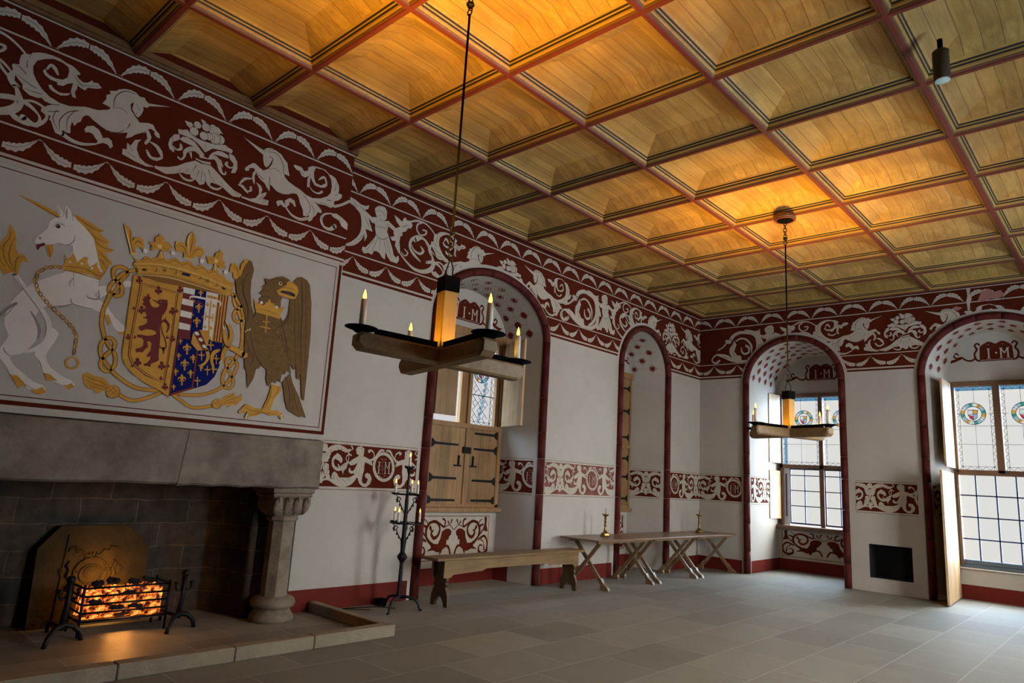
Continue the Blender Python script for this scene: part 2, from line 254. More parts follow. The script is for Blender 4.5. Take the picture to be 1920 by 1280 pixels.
ART = {
'mural':[('W','s',[1786,3015,1849,3038,1967,3109,2052,3127,2059,3082,1982,3060,1872,2975,1801,2916]),
('W','s',[1490,2583,1547,2565,1554,2524,1508,2395,1499,2344,1541,2267,1649,2199,1714,2173,1743,2127,1701,2101,1648,2129,1556,2172,1502,2213,1465,2297,1422,2345,1428,2416]),
('W','s',[1268,3267,1277,3320,1304,3360,1337,3415,1343,3470,1370,3512,1404,3533,1438,3549,1504,3573,1545,3553,1601,3523,1655,3473,1690,3415,1723,3333,1762,3252,1782,3166,1777,3073,1788,2985,1773,2929,1876,2862,1957,2774,2042,2715,2077,2668,2068,2633,2013,2633,1973,2671,1915,2742,1833,2797,1728,2807,1631,2812,1610,2824,1531,2780,1437,2764,1375,2672,1417,2568,1416,2491,1377,2407,1330,2344,1262,2312,1283,2254,1354,2197,1446,2129,1513,2110,1548,2060,1509,2027,1447,2054,1370,2104,1287,2160,1249,2222,1196,2280,1174,2344,1198,2402,1217,2474,1179,2548,1171,2628,1196,2744,1239,2831,1281,2890,1330,2945,1453,3035,1530,3092,1527,3187,1542,3251,1537,3324,1484,3305,1438,3317,1400,3291,1342,3274,1331,3285,1296,3260]),
('WS','k',[1139,2622,24,1183,2693,24,1226,2737,24]),
('WS','k',[1570,2962,4,1569,3006,9,1593,3049,4]),
('WS','k',[1598,2865,7,1624,2820,11,1779,2810,6]),
('WS','k',[1709,2921,6,1732,2900,13,1802,2910,17,1791,2986,6]),
('WS','k',[1437,2764,8,1531,2778,20,1612,2817,7]),
('WS','k',[1336,2692,11,1381,2631,19,1417,2554,25,1418,2477,11]),
('WS','k',[1439,3310,4,1495,3312,7,1538,3355,11,1542,3409,4]),
('WS','k',[1263,2308,4,1219,2338,11,1202,2376,4]),
('WS','k',[1600,2969,3,1564,3197,7,1533,3308,4]),
('WS','k',[1281,2166,4,1355,2123,9,1456,2068,4]),
('WS','k',[1171,2615,4,1185,2645,7,1227,2730,4]),
('W','k',[1178,2977,35,1266,2873,37,1351,2780,38,1426,2697,41,1476,2608,44,1485,2511,42,1452,2434,41,1404,2387,30,1345,2360,19]),
('WS','k',[1197,2947,4,1263,2858,7,1348,2765,8,1413,2687,7,1457,2604,8,1464,2507,7,1436,2438,4]),
('G','p',[1081,3374,1117,3328,1144,3265,1152,3182,1178,3144,1222,3145,1254,3090,1207,3095,1202,3040,1199,2969,1157,2983,1107,2945,1065,3003,1041,3080,1047,3208,1081,3274]),
('GD','k',[1085,3347,3,1099,3266,7,1070,3172,8,1098,3068,7,1167,2989,3]),
('GD','k',[1131,3276,3,1115,3171,8,1123,3089,8,1186,2979,3]),
('GD','k',[1225,3125,3,1176,3111,8,1169,3045,8,1185,2986,3]),
('GD','k',[1051,3181,3,1056,3084,8,1107,3014,3]),
('G','p',[1093,3631,1246,3606,1408,3561,1402,3522,1246,3571]),
('GD','k',[1103,3624,3,1244,3581,7,1398,3528,11]),
('W','p',[1394,3552,1373,3629,1400,3611,1428,3575,1431,3539]),
('W','p',[1439,3531,1435,3608,1440,3652,1482,3612,1504,3540,1477,3519]),
('WS','k',[1460,3533,6,1449,3583,14,1449,3628,4]),
('WS','k',[1505,3533,4,1485,3610,3,1443,3652,3]),
('WS','k',[1403,3560,9,1384,3614,4]),
('G','p',[1501,3592,1552,3589,1634,3562,1719,3529,1754,3520,1724,3492,1755,3466,1821,3431,1791,3411,1810,3376,1864,3374,1829,3339,1790,3329,1824,3285,1869,3235,1827,3224,1812,3174,1782,3166,1749,3248,1714,3346,1682,3428,1635,3475,1590,3514,1533,3549]),
('GD','k',[1515,3582,3,1612,3537,9,1695,3509,9,1741,3516,3]),
('GD','k',[1618,3500,3,1707,3436,9,1789,3422,3]),
('GD','k',[1679,3443,3,1742,3377,9,1839,3363,3]),
('GD','k',[1721,3347,3,1783,3289,9,1851,3238,3]),
('GD','k',[1747,3263,3,1791,3237,9,1812,3189,3]),
('G','p',[1349,3266,1395,3285,1410,3228,1398,3169,1373,3195]),
('GD','k',[1361,3265,4,1380,3226,8,1392,3186,4]),
('K','o',[1407,3452,18]),
('W','o',[1400,3456,4]),
('WS','k',[1378,3440,3,1401,3474,7,1437,3476,7,1458,3465,3]),
('WS','k',[1377,3466,3,1405,3488,4,1449,3485,3]),
('WS','o',[1299,3315,11]),
('R','p',[1283,3246,1331,3284,1344,3275,1335,3256,1312,3240,1302,3211,1292,3216]),
('K','k',[1279,3255,3,1308,3264,6,1337,3287,3]),
('G','p',[1498,3135,1502,3150,1645,3167,1750,3157,1791,3137,1831,3240,1842,3231,1793,3080,1707,3098,1592,3100,1505,3092]),
('G','p',[1509,3149,1487,3238,1510,3204,1525,3186,1536,3212,1552,3256,1571,3229,1594,3183,1612,3210,1638,3248,1670,3249,1666,3210,1689,3171,1718,3194,1745,3232,1748,3190,1773,3163,1807,3180,1831,3240,1819,3145,1789,3122,1648,3145]),
('W','o',[1542,3173,10]),
('W','o',[1630,3182,10]),
('W','o',[1712,3165,10]),
('W','o',[1785,3159,10]),
('GD','k',[1503,3124,6,1648,3145,7,1790,3113,7,1833,3225,4]),
('GD','k',[1508,3093,6,1592,3097,10,1789,3079,6]),
('G','c',[1513,3114,8,1495,3125,8,1479,3110,8,1497,3099,8]),
('GD','c',[1486,3110,8,1468,3121,8,1452,3106,8,1470,3095,8]),
('G','c',[1461,3113,8,1439,3117,8,1422,3096,8,1445,3093,8]),
('GD','c',[1430,3100,8,1407,3103,8,1391,3083,8,1414,3079,8]),
('G','c',[1394,3094,8,1373,3087,8,1366,3061,8,1387,3069,8]),
('GD','c',[1371,3068,8,1350,3061,8,1343,3035,8,1364,3042,8]),
('G','c',[1338,3048,8,1324,3027,8,1332,3002,8,1345,3024,8]),
('GD','c',[1333,3011,8,1320,2990,8,1327,2965,8,1340,2987,8]),
('G','c',[1317,2974,8,1316,2946,8,1334,2929,8,1335,2957,8]),
('GD','c',[1331,2938,8,1330,2910,8,1347,2893,8,1349,2921,8]),
('G','c',[1338,2897,8,1345,2871,8,1367,2862,8,1360,2889,8]),
('GD','c',[1362,2869,8,1369,2842,8,1392,2833,8,1384,2860,8]),
('G','c',[1383,2839,8,1395,2813,8,1419,2806,8,1407,2833,8]),
('GD','c',[1412,2812,8,1424,2786,8,1449,2779,8,1437,2806,8]),
('G','c',[1439,2784,8,1454,2758,8,1481,2753,8,1465,2780,8]),
('GD','c',[1473,2759,8,1488,2733,8,1515,2729,8,1500,2755,8]),
('G','c',[1507,2736,8,1523,2709,8,1550,2702,8,1534,2730,8]),
('GD','c',[1542,2709,8,1557,2681,8,1585,2675,8,1569,2703,8]),
('G','c',[1582,2680,8,1592,2655,8,1616,2649,8,1605,2675,8]),
('GD','c',[1609,2655,8,1619,2630,8,1643,2625,8,1633,2650,8]),
('G','c',[1643,2635,8,1644,2608,8,1665,2595,8,1663,2622,8]),
('GD','c',[1661,2603,8,1662,2576,8,1683,2562,8,1681,2589,8]),
('G','c',[1688,2576,8,1678,2549,8,1691,2523,8,1701,2550,8]),
('GD','c',[1690,2533,8,1680,2506,8,1692,2480,8,1702,2507,8]),
('G','c',[1693,2490,8,1682,2463,8,1693,2436,8,1704,2463,8]),
('GD','c',[1693,2447,8,1683,2420,8,1694,2393,8,1705,2420,8]),
('G','c',[1739,2331,15,1735,2302,15,1714,2281,15,1686,2277,15,1660,2290,15,1647,2316,15,1651,2346,15,1671,2367,15,1700,2371,15,1726,2358,15]),
('G','p',[1973,2671,2010,2652,2056,2667,2077,2668,2072,2634,2013,2633]),
('G','p',[1647,2136,1684,2131,1715,2155,1743,2125,1702,2098]),
('G','p',[1435,2066,1478,2071,1515,2097,1549,2057,1509,2027,1460,2042]),
('G','p',[1287,2160,1326,2166,1379,2119,1409,2076,1366,2090,1354,2062,1318,2111]),
('G','p',[1505,2213,1551,2206,1613,2159,1570,2160,1536,2148]),
('G','p',[1862,2784,1902,2785,1932,2723,1915,2697,1896,2738]),
('GD','k',[2066,3242,40,2001,3211,40,1962,3179,40,1915,3113,39,1874,3038,39,1876,2990,39,1910,2988,39,1933,3042,39,1957,3118,39,1991,3181,40,1980,3222,40,1934,3237,40,1889,3212,39,1883,3159,39,1905,3110,39,1953,3079,39,1976,3036,39,1972,2987,39,1937,2965,39,1912,2977,39]),
('G','k',[2066,3242,26,2001,3211,26,1962,3179,26,1915,3113,26,1874,3038,25,1876,2990,25,1910,2988,26,1933,3042,26,1957,3118,26,1991,3181,26,1980,3222,26,1934,3237,26,1889,3212,26,1883,3159,26,1905,3110,26,1953,3079,26,1976,3036,26,1972,2987,26,1937,2965,26,1912,2977,26]),
('GD','k',[1888,2988,37,1875,2910,37,1857,2843,37,1855,2768,37,1862,2696,37,1886,2628,37,1906,2574,37]),
('G','k',[1888,2988,24,1875,2910,24,1857,2843,24,1855,2768,24,1862,2696,24,1886,2628,24,1906,2574,24]),
('GD','k',[1906,2574,37,1951,2515,37,2006,2451,37,2020,2370,37,1992,2308,37,1947,2296,36,1909,2337,36,1914,2394,36,1951,2452,37,1990,2506,37,1990,2553,37,1953,2587,37,1910,2568,37,1883,2513,37,1892,2442,36,1935,2377,37,2002,2305,37,2087,2244,37,2182,2195,37,2283,2177,38,2434,2183,38]),
('G','k',[1906,2574,24,1951,2515,24,2006,2451,24,2020,2370,24,1992,2308,24,1947,2296,24,1909,2337,24,1914,2394,24,1951,2452,24,1990,2506,24,1990,2553,24,1953,2587,24,1910,2568,24,1883,2513,24,1892,2442,24,1935,2377,24,2002,2305,24,2087,2244,24,2182,2195,24,2283,2177,25,2434,2183,25]),
('GD','k',[2446,2171,37,2352,2116,36,2258,2076,36,2181,2069,36,2084,2109,35]),
('G','k',[2446,2171,24,2352,2116,24,2258,2076,24,2181,2069,23,2084,2109,23]),
('GD','k',[2938,3237,37,2995,3211,38,3064,3135,38,3106,3059,38,3108,2999,38,3064,2960,37,3017,2992,37,3020,3059,37,3077,3132,38,3096,3191,38,3050,3239,38,2994,3216,38,3001,3145,37,3056,3061,38,3101,2973,38,3126,2869,37,3133,2727,37,3100,2613,37,3063,2536,37,3003,2457,36,2987,2385,36,3012,2307,36,3068,2289,36,3105,2343,37,3070,2420,37,3023,2483,36,3004,2545,37,3032,2588,37,3095,2565,37,3117,2510,37,3081,2410,37,3022,2320,36,2938,2251,36,2821,2197,35,2691,2175,35,2596,2174,34]),
('G','k',[2938,3237,24,2995,3211,25,3064,3135,25,3106,3059,25,3108,2999,25,3064,2960,24,3017,2992,24,3020,3059,24,3077,3132,25,3096,3191,25,3050,3239,25,2994,3216,25,3001,3145,25,3056,3061,25,3101,2973,25,3126,2869,25,3133,2727,24,3100,2613,24,3063,2536,24,3003,2457,24,2987,2385,24,3012,2307,24,3068,2289,24,3105,2343,24,3070,2420,24,3023,2483,24,3004,2545,24,3032,2588,24,3095,2565,24,3117,2510,24,3081,2410,24,3022,2320,24,2938,2251,23,2821,2197,23,2691,2175,23,2596,2174,23]),
('GD','k',[2544,2167,34,2624,2117,34,2718,2067,35,2817,2071,35,2925,2102,36]),
('G','k',[2544,2167,22,2624,2117,23,2718,2067,23,2817,2071,23,2925,2102,23]),
('G','p',[1995,2139,1957,2119,1933,2095,1901,2098,1890,2123,1846,2127,1813,2155,1792,2202,1788,2242,1816,2264,1873,2242,1948,2235,2007,2182]),
('GD','k',[1803,2234,2,1870,2208,7,1935,2197,7,2003,2150,3]),
('GD','k',[1813,2200,2,1875,2174,7,1941,2162,7,1995,2139,3]),
('GD','k',[1831,2168,2,1889,2145,7,1963,2135,3]),
('GD','o',[2040,2124,59]),
('G','o',[2039,2126,53]),
('GD','k',[2003,2150,4,2063,2096,4]),
('GD','k',[2023,2171,4,2079,2114,4]),
('GD','k',[1999,2114,4,2052,2167,4]),
('GD','k',[2017,2085,4,2079,2145,4]),
('G','p',[2991,2166,3048,2219,3138,2260,3128,2229,3180,2222,3205,2257,3210,2193,3156,2128,3108,2134,3091,2100,3050,2125,3000,2105]),
('GD','k',[3010,2157,2,3074,2205,7,3130,2230,2]),
('GD','k',[3012,2140,2,3100,2185,7,3203,2227,2]),
('GD','k',[3015,2123,2,3104,2157,7,3176,2160,2]),
('GD','o',[2968,2124,49]),
('G','o',[2968,2126,44]),
('GD','k',[2931,2142,4,2996,2093,4]),
('GD','k',[2957,2162,4,3010,2117,5]),
('GD','k',[2933,2108,4,2986,2160,4]),
('G','p',[2044,3190,2492,3188,2509,2704,2509,2130,2424,2182,2294,2231,2153,2317,2086,2391,2059,2471,2056,2619,2048,2907]),
('B','p',[2495,3191,2711,3194,2933,3200,2935,2975,2941,2727,2939,2493,2908,2385,2840,2295,2725,2241,2509,2143]),
('R','q',[2113,3130,10,2452,3123,10,2458,2650,10,2456,2254,10,2283,2305,9,2151,2391,9,2112,2459,9,2105,2628,9]),
('R','q',[2130,3114,6,2439,3109,7,2446,2648,6,2442,2268,6,2285,2324,6,2164,2401,6,2127,2470,6,2120,2631,6]),
('R','o',[2096,3175,15]),
('R','o',[2086,3145,15]),
('R','o',[2114,3152,15]),
('R','k',[2099,3157,12,2103,3127,15]),
('R','o',[2272,3124,17]),
('R','o',[2260,3089,17]),
('R','o',[2293,3097,17]),
('R','k',[2275,3103,14,2280,3068,17]),
('R','o',[2461,3173,16]),
('R','o',[2450,3142,15]),
('R','o',[2481,3149,16]),
('R','k',[2464,3155,12,2468,3124,16]),
('R','o',[2156,2909,16]),
('R','o',[2146,2877,16]),
('R','o',[2176,2884,16]),
('R','k',[2159,2890,13,2164,2858,16]),
('R','o',[2091,2898,7]),
('R','o',[2086,2884,7]),
('R','o',[2100,2887,7]),
('R','k',[2093,2890,6,2095,2875,7]),
('R','o',[2423,2957,16]),
('R','o',[2411,2924,16]),
('R','o',[2444,2931,16]),
('R','k',[2426,2937,13,2431,2905,16]),
('R','o',[2465,2953,8]),
('R','o',[2459,2938,8]),
('R','o',[2474,2941,8]),
('R','k',[2466,2944,6,2468,2928,8]),
('R','o',[2084,2639,12]),
('R','o',[2076,2615,12]),
('R','o',[2099,2619,12]),
('R','k',[2086,2624,10,2090,2599,12]),
('R','o',[2141,2641,7]),
('R','o',[2136,2627,7]),
('R','o',[2150,2630,7]),
('R','k',[2142,2633,6,2144,2618,7]),
('R','o',[2462,2696,14]),
('R','o',[2452,2668,14]),
('R','o',[2480,2673,14]),
('R','k',[2464,2679,11,2469,2651,14]),
('R','o',[2415,2690,8]),
('R','o',[2410,2675,8]),
('R','o',[2425,2678,8]),
('R','k',[2417,2681,6,2419,2666,8]),
('R','o',[2194,2434,17]),
('R','o',[2183,2402,17]),
('R','o',[2215,2407,17]),
('R','k',[2197,2414,13,2202,2381,17]),
('R','o',[2158,2382,7]),
('R','o',[2153,2368,7]),
('R','o',[2167,2370,7]),
('R','k',[2159,2373,6,2161,2359,7]),
('R','o',[2404,2436,17]),
('R','o',[2392,2402,17]),
('R','o',[2426,2408,17]),
('R','k',[2407,2415,14,2412,2381,17]),
('R','o',[2462,2428,8]),
('R','o',[2456,2413,8]),
('R','o',[2471,2415,8]),
('R','k',[2463,2419,6,2465,2404,8]),
('R','o',[2461,2245,15]),
('R','o',[2450,2217,15]),
('R','o',[2480,2220,15]),
('R','k',[2463,2227,12,2468,2198,15]),
('R','o',[2415,2307,9]),
('R','o',[2409,2291,8]),
('R','o',[2426,2293,9]),
('R','k',[2417,2297,7,2419,2280,8]),
('R','p',[2153,3029,2176,3010,2195,3053,2211,3018,2225,3022,2212,2988,2231,2948,2259,2932,2297,2943,2305,2970,2278,2981,2234,2998,2243,3006,2281,2993,2284,3010,2318,3023,2365,3029,2376,2992,2373,2935,2358,2898,2342,2867,2344,2817,2337,2760,2355,2675,2361,2566,2365,2501,2374,2459,2354,2440,2312,2416,2312,2384,2285,2391,2261,2387,2248,2406,2276,2416,2300,2458,2296,2484,2264,2468,2269,2496,2289,2532,2290,2597,2276,2617,2249,2612,2265,2560,2247,2546,2223,2504,2203,2506,2175,2496,2161,2520,2169,2532,2197,2543,2219,2563,2222,2607,2203,2633,2163,2634,2155,2659,2188,2665,2239,2662,2288,2676,2316,2695,2307,2716,2270,2725,2220,2720,2184,2697,2161,2714,2158,2735,2195,2753,2221,2781,2221,2814,2177,2821,2210,2839,2197,2874,2174,2889,2192,2922,2156,2942,2173,2962,2149,2990,2169,2994]),
('R','k',[2355,2587,11,2397,2570,11,2418,2598,11,2399,2661,11,2364,2721,11,2342,2794,12,2369,2836,19,2403,2807,28,2413,2775,21,2403,2723,9]),
('R','k',[2398,2573,28,2406,2519,6]),
('R','k',[2374,2823,22,2375,2868,3]),
('G','o',[2311,2999,4]),
('R','p',[2495,3191,2601,3194,2620,2697,2511,2699]),
('W','p',[2495,3191,2601,3191,2602,3133,2496,3131]),
('W','p',[2498,3077,2603,3076,2605,3018,2498,3019]),
('W','p',[2500,2961,2605,2958,2606,2901,2501,2902]),
('W','p',[2503,2844,2608,2839,2608,2785,2504,2782]),
('W','p',[2711,3194,2823,3195,2837,2720,2726,2792]),
('G','k',[2767,3163,14,2771,2975,14,2788,2804,14]),
('G','k',[2732,3149,23,2810,3149,23]),
('G','k',[2740,2951,18,2804,2947,18]),
('G','k',[2735,2985,11,2739,2916,11]),
('G','k',[2805,2985,11,2808,2915,11]),
('G','o',[2736,3081,9]),
('G','o',[2730,3064,9]),
('G','o',[2747,3068,9]),
('G','k',[2738,3071,7,2740,3054,9]),
('G','o',[2799,3080,9]),
('G','o',[2792,3063,9]),
('G','o',[2810,3067,9]),
('G','k',[2800,3070,7,2803,3053,9]),
('G','o',[2742,2857,8]),
('G','o',[2736,2840,8]),
('G','o',[2753,2844,8]),
('G','k',[2744,2847,7,2746,2830,8]),
('G','o',[2799,2857,9]),
('G','o',[2793,2840,9]),
('G','o',[2810,2844,9]),
('G','k',[2801,2847,7,2803,2830,9]),
('G','o',[2805,2759,8]),
('G','o',[2799,2742,8]),
('G','o',[2816,2746,8]),
('G','k',[2807,2749,7,2809,2732,8]),
('G','p',[2823,3195,2933,3200,2941,2722,2830,2724]),
('R','k',[2840,3192,13,2850,2722,12]),
('R','k',[2867,3194,13,2875,2724,13]),
('R','k',[2894,3195,13,2903,2720,13]),
('R','k',[2923,3197,13,2932,2723,13]),
('G','s',[2653,3197,2667,3176,2660,3153,2647,3171]),
('G','k',[2662,3159,7,2665,3174,9,2676,3178,9,2682,3165,3]),
('G','k',[2656,3157,7,2649,3170,8,2637,3169,8,2636,3154,3]),
('G','k',[2645,3151,6,2674,3158,6]),
('G','k',[2659,3156,8,2663,3129,12]),
('G','s',[2653,3064,2670,3037,2661,3008,2645,3031]),
('G','k',[2665,3016,9,2668,3034,11,2683,3039,11,2689,3023,4]),
('G','k',[2656,3014,9,2648,3029,11,2633,3028,11,2631,3010,4]),
('G','k',[2642,3006,8,2680,3014,8]),
('G','k',[2661,3012,11,2666,2978,15]),
('G','s',[2654,2927,2673,2897,2663,2866,2645,2891]),
('G','k',[2667,2874,9,2671,2894,12,2686,2900,12,2694,2882,5]),
('G','k',[2657,2872,9,2648,2890,12,2632,2889,12,2630,2869,5]),
('G','k',[2642,2864,8,2683,2873,8]),
('G','k',[2662,2871,12,2668,2833,16]),
('G','s',[2600,2660,2620,2628,2610,2595,2591,2622]),
('G','k',[2614,2603,10,2618,2625,13,2635,2630,13,2643,2611,5]),
('G','k',[2604,2601,10,2593,2620,13,2576,2620,13,2574,2599,5]),
('G','k',[2587,2593,9,2631,2601,9]),
('G','k',[2609,2600,13,2615,2559,18]),
('G','s',[2601,2509,2620,2476,2610,2443,2591,2471]),
('G','k',[2614,2452,10,2618,2473,13,2635,2478,13,2643,2459,5]),
('G','k',[2604,2450,10,2594,2469,13,2577,2469,13,2575,2448,5]),
('G','k',[2588,2442,9,2632,2449,9]),
('G','k',[2609,2448,13,2615,2408,18]),
('G','s',[2596,2363,2616,2330,2606,2298,2587,2326]),
('G','k',[2609,2306,10,2614,2327,13,2630,2332,13,2638,2313,5]),
('G','k',[2600,2305,10,2589,2324,12,2572,2324,12,2570,2303,5]),
('G','k',[2583,2297,9,2627,2303,9]),
('G','k',[2605,2303,12,2611,2263,17]),
('G','s',[2537,2558,2550,2537,2543,2516,2531,2534]),
('G','k',[2546,2521,7,2549,2535,8,2559,2539,8,2564,2526,3]),
('G','k',[2539,2520,7,2533,2533,8,2522,2532,8,2520,2519,3]),
('G','k',[2529,2515,6,2557,2520,6]),
('G','k',[2543,2519,8,2547,2493,11]),
('G','s',[2533,2408,2545,2386,2539,2365,2527,2383]),
('G','k',[2541,2371,6,2544,2384,8,2555,2388,8,2560,2375,3]),
('G','k',[2535,2370,6,2528,2382,8,2517,2382,8,2516,2369,3]),
('G','k',[2525,2365,6,2553,2369,6]),
('G','k',[2538,2369,8,2542,2343,11]),
('G','s',[2537,2258,2547,2241,2542,2225,2532,2239]),
('G','k',[2544,2229,5,2546,2240,6,2554,2242,6,2558,2232,3]),
('G','k',[2539,2228,5,2533,2238,6,2524,2238,6,2524,2228,3]),
('G','k',[2530,2225,5,2553,2228,5]),
('G','k',[2541,2227,6,2544,2207,9]),
('G','s',[2672,2566,2688,2540,2680,2514,2665,2536]),
('G','k',[2683,2521,8,2686,2537,10,2700,2542,10,2706,2526,4]),
('G','k',[2675,2519,8,2667,2534,10,2653,2534,10,2652,2517,4]),
('G','k',[2662,2513,7,2697,2519,7]),
('G','k',[2679,2518,10,2684,2486,14]),
('G','s',[2669,2416,2684,2392,2676,2368,2662,2388]),
('G','k',[2679,2374,7,2682,2390,9,2695,2393,9,2700,2379,4]),
('G','k',[2671,2373,7,2664,2387,9,2651,2387,9,2649,2371,4]),
('G','k',[2659,2367,7,2692,2372,7]),
('G','k',[2675,2371,9,2680,2342,13]),
('G','s',[2607,3087,2613,3078,2610,3069,2605,3077]),
('G','k',[2611,3072,3,2612,3078,3,2616,3079,3,2619,3074,1]),
('G','k',[2608,3071,3,2606,3076,3,2601,3076,3,2600,3070,1]),
('G','k',[2604,3069,2,2616,3072,2]),
('G','k',[2610,3071,3,2611,3060,5]),
('G','s',[2707,2952,2712,2944,2709,2935,2704,2942]),
('G','k',[2710,2937,3,2712,2943,3,2716,2944,3,2718,2939,1]),
('G','k',[2708,2936,3,2705,2941,3,2700,2941,3,2700,2935,1]),
('G','k',[2703,2934,2,2715,2937,2]),
('G','k',[2709,2936,3,2711,2925,5]),
('G','s',[2613,2950,2618,2941,2615,2932,2610,2939]),
('G','k',[2616,2934,3,2618,2940,3,2622,2942,3,2624,2937,1]),
('G','k',[2614,2934,3,2611,2939,3,2607,2938,3,2606,2933,1]),
('G','k',[2610,2932,2,2621,2934,2]),
('G','k',[2615,2933,3,2617,2923,5]),
('G','s',[2534,2691,2544,2674,2539,2657,2529,2671]),
('G','k',[2541,2661,5,2543,2673,7,2551,2676,7,2556,2665,3]),
('G','k',[2536,2660,5,2530,2670,7,2521,2670,7,2520,2659,3]),
('G','k',[2527,2656,5,2550,2660,5]),
('G','k',[2538,2660,7,2541,2639,9]),
('R','k',[2619,3047,9,2648,3077,18,2698,3047,9]),
('W','k',[2563,3086,9,2584,3114,18,2721,3119,20,2852,3120,18,2861,3080,9]),
('G','p',[2642,2775,2699,2807,2797,2819,2798,2684,2765,2620,2706,2604,2635,2669]),
('R','p',[2638,2775,2698,2809,2799,2644,2760,2614]),
('W','o',[2677,2768,17]),
('W','o',[2663,2773,9]),
('W','o',[2692,2762,9]),
('W','o',[2721,2716,17]),
('W','o',[2707,2720,9]),
('W','o',[2735,2709,9]),
('W','o',[2765,2658,17]),
('W','o',[2751,2663,9]),
('W','o',[2780,2652,9]),
('G','k',[2792,2629,36,2815,2566,34,2799,2506,22,2765,2466,29,2767,2415,7]),
('G','k',[2742,2468,16,2785,2446,7]),
('G','k',[2911,2646,27,2864,2609,38,2853,2538,29,2878,2472,25,2887,2410,7]),
('G','k',[2858,2452,7,2915,2455,16]),
('G','k',[2820,2713,11,2833,2626,8]),
('G','k',[2800,2678,14,2850,2684,14]),
('G','k',[2745,2602,11,2758,2516,8]),
('G','k',[2725,2568,13,2774,2573,13]),
('G','k',[2892,2593,11,2904,2505,8]),
('G','k',[2871,2558,14,2922,2563,14]),
('G','k',[2821,2471,11,2833,2385,8]),
('G','k',[2801,2437,13,2850,2442,13]),
('G','k',[2742,2352,11,2755,2267,8]),
('G','k',[2723,2319,13,2771,2322,13]),
('R','k',[2704,2598,17,2709,2242,16]),
('R','k',[2720,2250,19,2512,2155,18]),
('R','k',[2514,2683,14,2516,2164,14]),
('R','k',[2517,2693,15,2623,2712,15]),
('K','k',[2044,3190,3,2492,3188,3]),
('GD','k',[2511,2133,4,2424,2182,4,2294,2231,4,2153,2317,4,2086,2391,4,2059,2471,4,2056,2619,4,2044,3190,4]),
('GD','p',[2100,3202,2204,3231,2375,3253,2558,3245,2750,3232,2915,3204,2755,3193,2494,3185,2247,3176]),
('G','p',[2010,3359,2046,3336,2086,3335,2125,3391,2175,3375,2219,3403,2234,3467,2252,3473,2280,3419,2325,3401,2375,3446,2431,3415,2492,3444,2522,3440,2572,3407,2623,3444,2695,3400,2735,3419,2746,3478,2769,3476,2794,3410,2853,3385,2890,3354,2948,3337,2969,3366,2959,3315,2965,3276,2928,3198,2829,3219,2750,3232,2558,3247,2375,3254,2204,3233,2058,3193,2078,3215,2075,3258,2029,3272,2026,3293,2044,3309]),
('GD','k',[2030,3270,3,2191,3313,5,2364,3328,7,2547,3322,7,2741,3293,5,2954,3265,3]),
('GD','k',[2063,3202,3,2203,3238,5,2374,3260,6,2557,3253,6,2749,3238,5,2926,3206,3]),
('GD','k',[2037,3307,2,2089,3318,3,2135,3371,4,2199,3352,5,2255,3397,6,2315,3376,6,2380,3417,6,2449,3389,6,2496,3418,6,2575,3384,6,2639,3417,6,2705,3379,6,2755,3408,5,2834,3356,3,2927,3315,2]),
('GL','k',[2034,3288,4,2189,3330,5,2361,3349,7,2544,3343,7,2738,3316,6,2948,3280,4]),
('GL','k',[2081,3195,2,2205,3222,6,2377,3241,9,2561,3231,9,2752,3216,6,2911,3203,2]),
('G','p',[1895,3632,1944,3614,1978,3557,1989,3486,1997,3526,2034,3548,2073,3534,2089,3486,2081,3438,2061,3455,2028,3453,2023,3422,2039,3382,1998,3369,1968,3457,1927,3556]),
('G','p',[2205,3635,2229,3617,2256,3602,2254,3565,2291,3578,2342,3529,2308,3512,2315,3479,2264,3476,2231,3489,2195,3471,2157,3449,2147,3473,2157,3498,2126,3519,2178,3542,2174,3587,2196,3601]),
('G','p',[2493,3743,2529,3703,2540,3650,2529,3598,2579,3618,2628,3597,2631,3550,2604,3502,2580,3511,2546,3508,2541,3469,2452,3466,2445,3513,2410,3509,2377,3507,2355,3556,2357,3596,2394,3615,2440,3597,2465,3573,2452,3640,2460,3689]),
('G','p',[2785,3642,2817,3611,2814,3553,2849,3530,2845,3497,2868,3478,2820,3449,2777,3478,2737,3483,2685,3467,2672,3505,2659,3533,2705,3546,2736,3547,2744,3598,2767,3604]),
('G','p',[2909,3441,2904,3480,2913,3531,2951,3550,2988,3519,3009,3483,3015,3559,3051,3602,3090,3621,3046,3518,3009,3426,2991,3380,2953,3391,2941,3449]),
('GD','k',[1955,3587,7,1974,3482,11,2012,3389,4]),
('GD','k',[2009,3470,4,2033,3507,11,2077,3482,4]),
('GD','k',[2499,3725,4,2505,3608,9,2492,3495,6]),
('GD','k',[2387,3566,6,2438,3565,10,2470,3496,5]),
('GD','k',[2527,3512,4,2555,3575,9,2599,3588,8,2619,3554,3]),
('GD','k',[2224,3510,6,2209,3613,1]),
('GD','k',[2224,3510,6,2152,3482,1]),
('GD','k',[2224,3510,6,2317,3499,1]),
('GD','k',[2757,3517,6,2788,3619,2]),
('GD','k',[2757,3517,6,2671,3513,2]),
('GD','k',[2757,3517,6,2849,3473,2]),
('GD','k',[2949,3508,5,2985,3485,11,2993,3422,5]),
('GD','k',[3018,3543,4,3019,3477,3]),
('GL','k',[1900,3625,3,1927,3556,13,1968,3457,14,1997,3377,6]),
('GL','k',[2491,3735,3,2469,3677,17,2472,3606,17,2495,3503,5]),
('GL','k',[2360,3573,6,2374,3602,7,2409,3611,3]),
('GL','k',[2241,3469,12,2256,3413,15]),
('GL','k',[2753,3480,12,2765,3427,15]),
('GL','k',[2449,3467,12,2544,3470,11]),
('GL','k',[1994,3376,14,2038,3389,13]),
('GL','o',[2223,3510,22]),
('GL','o',[2757,3517,21]),
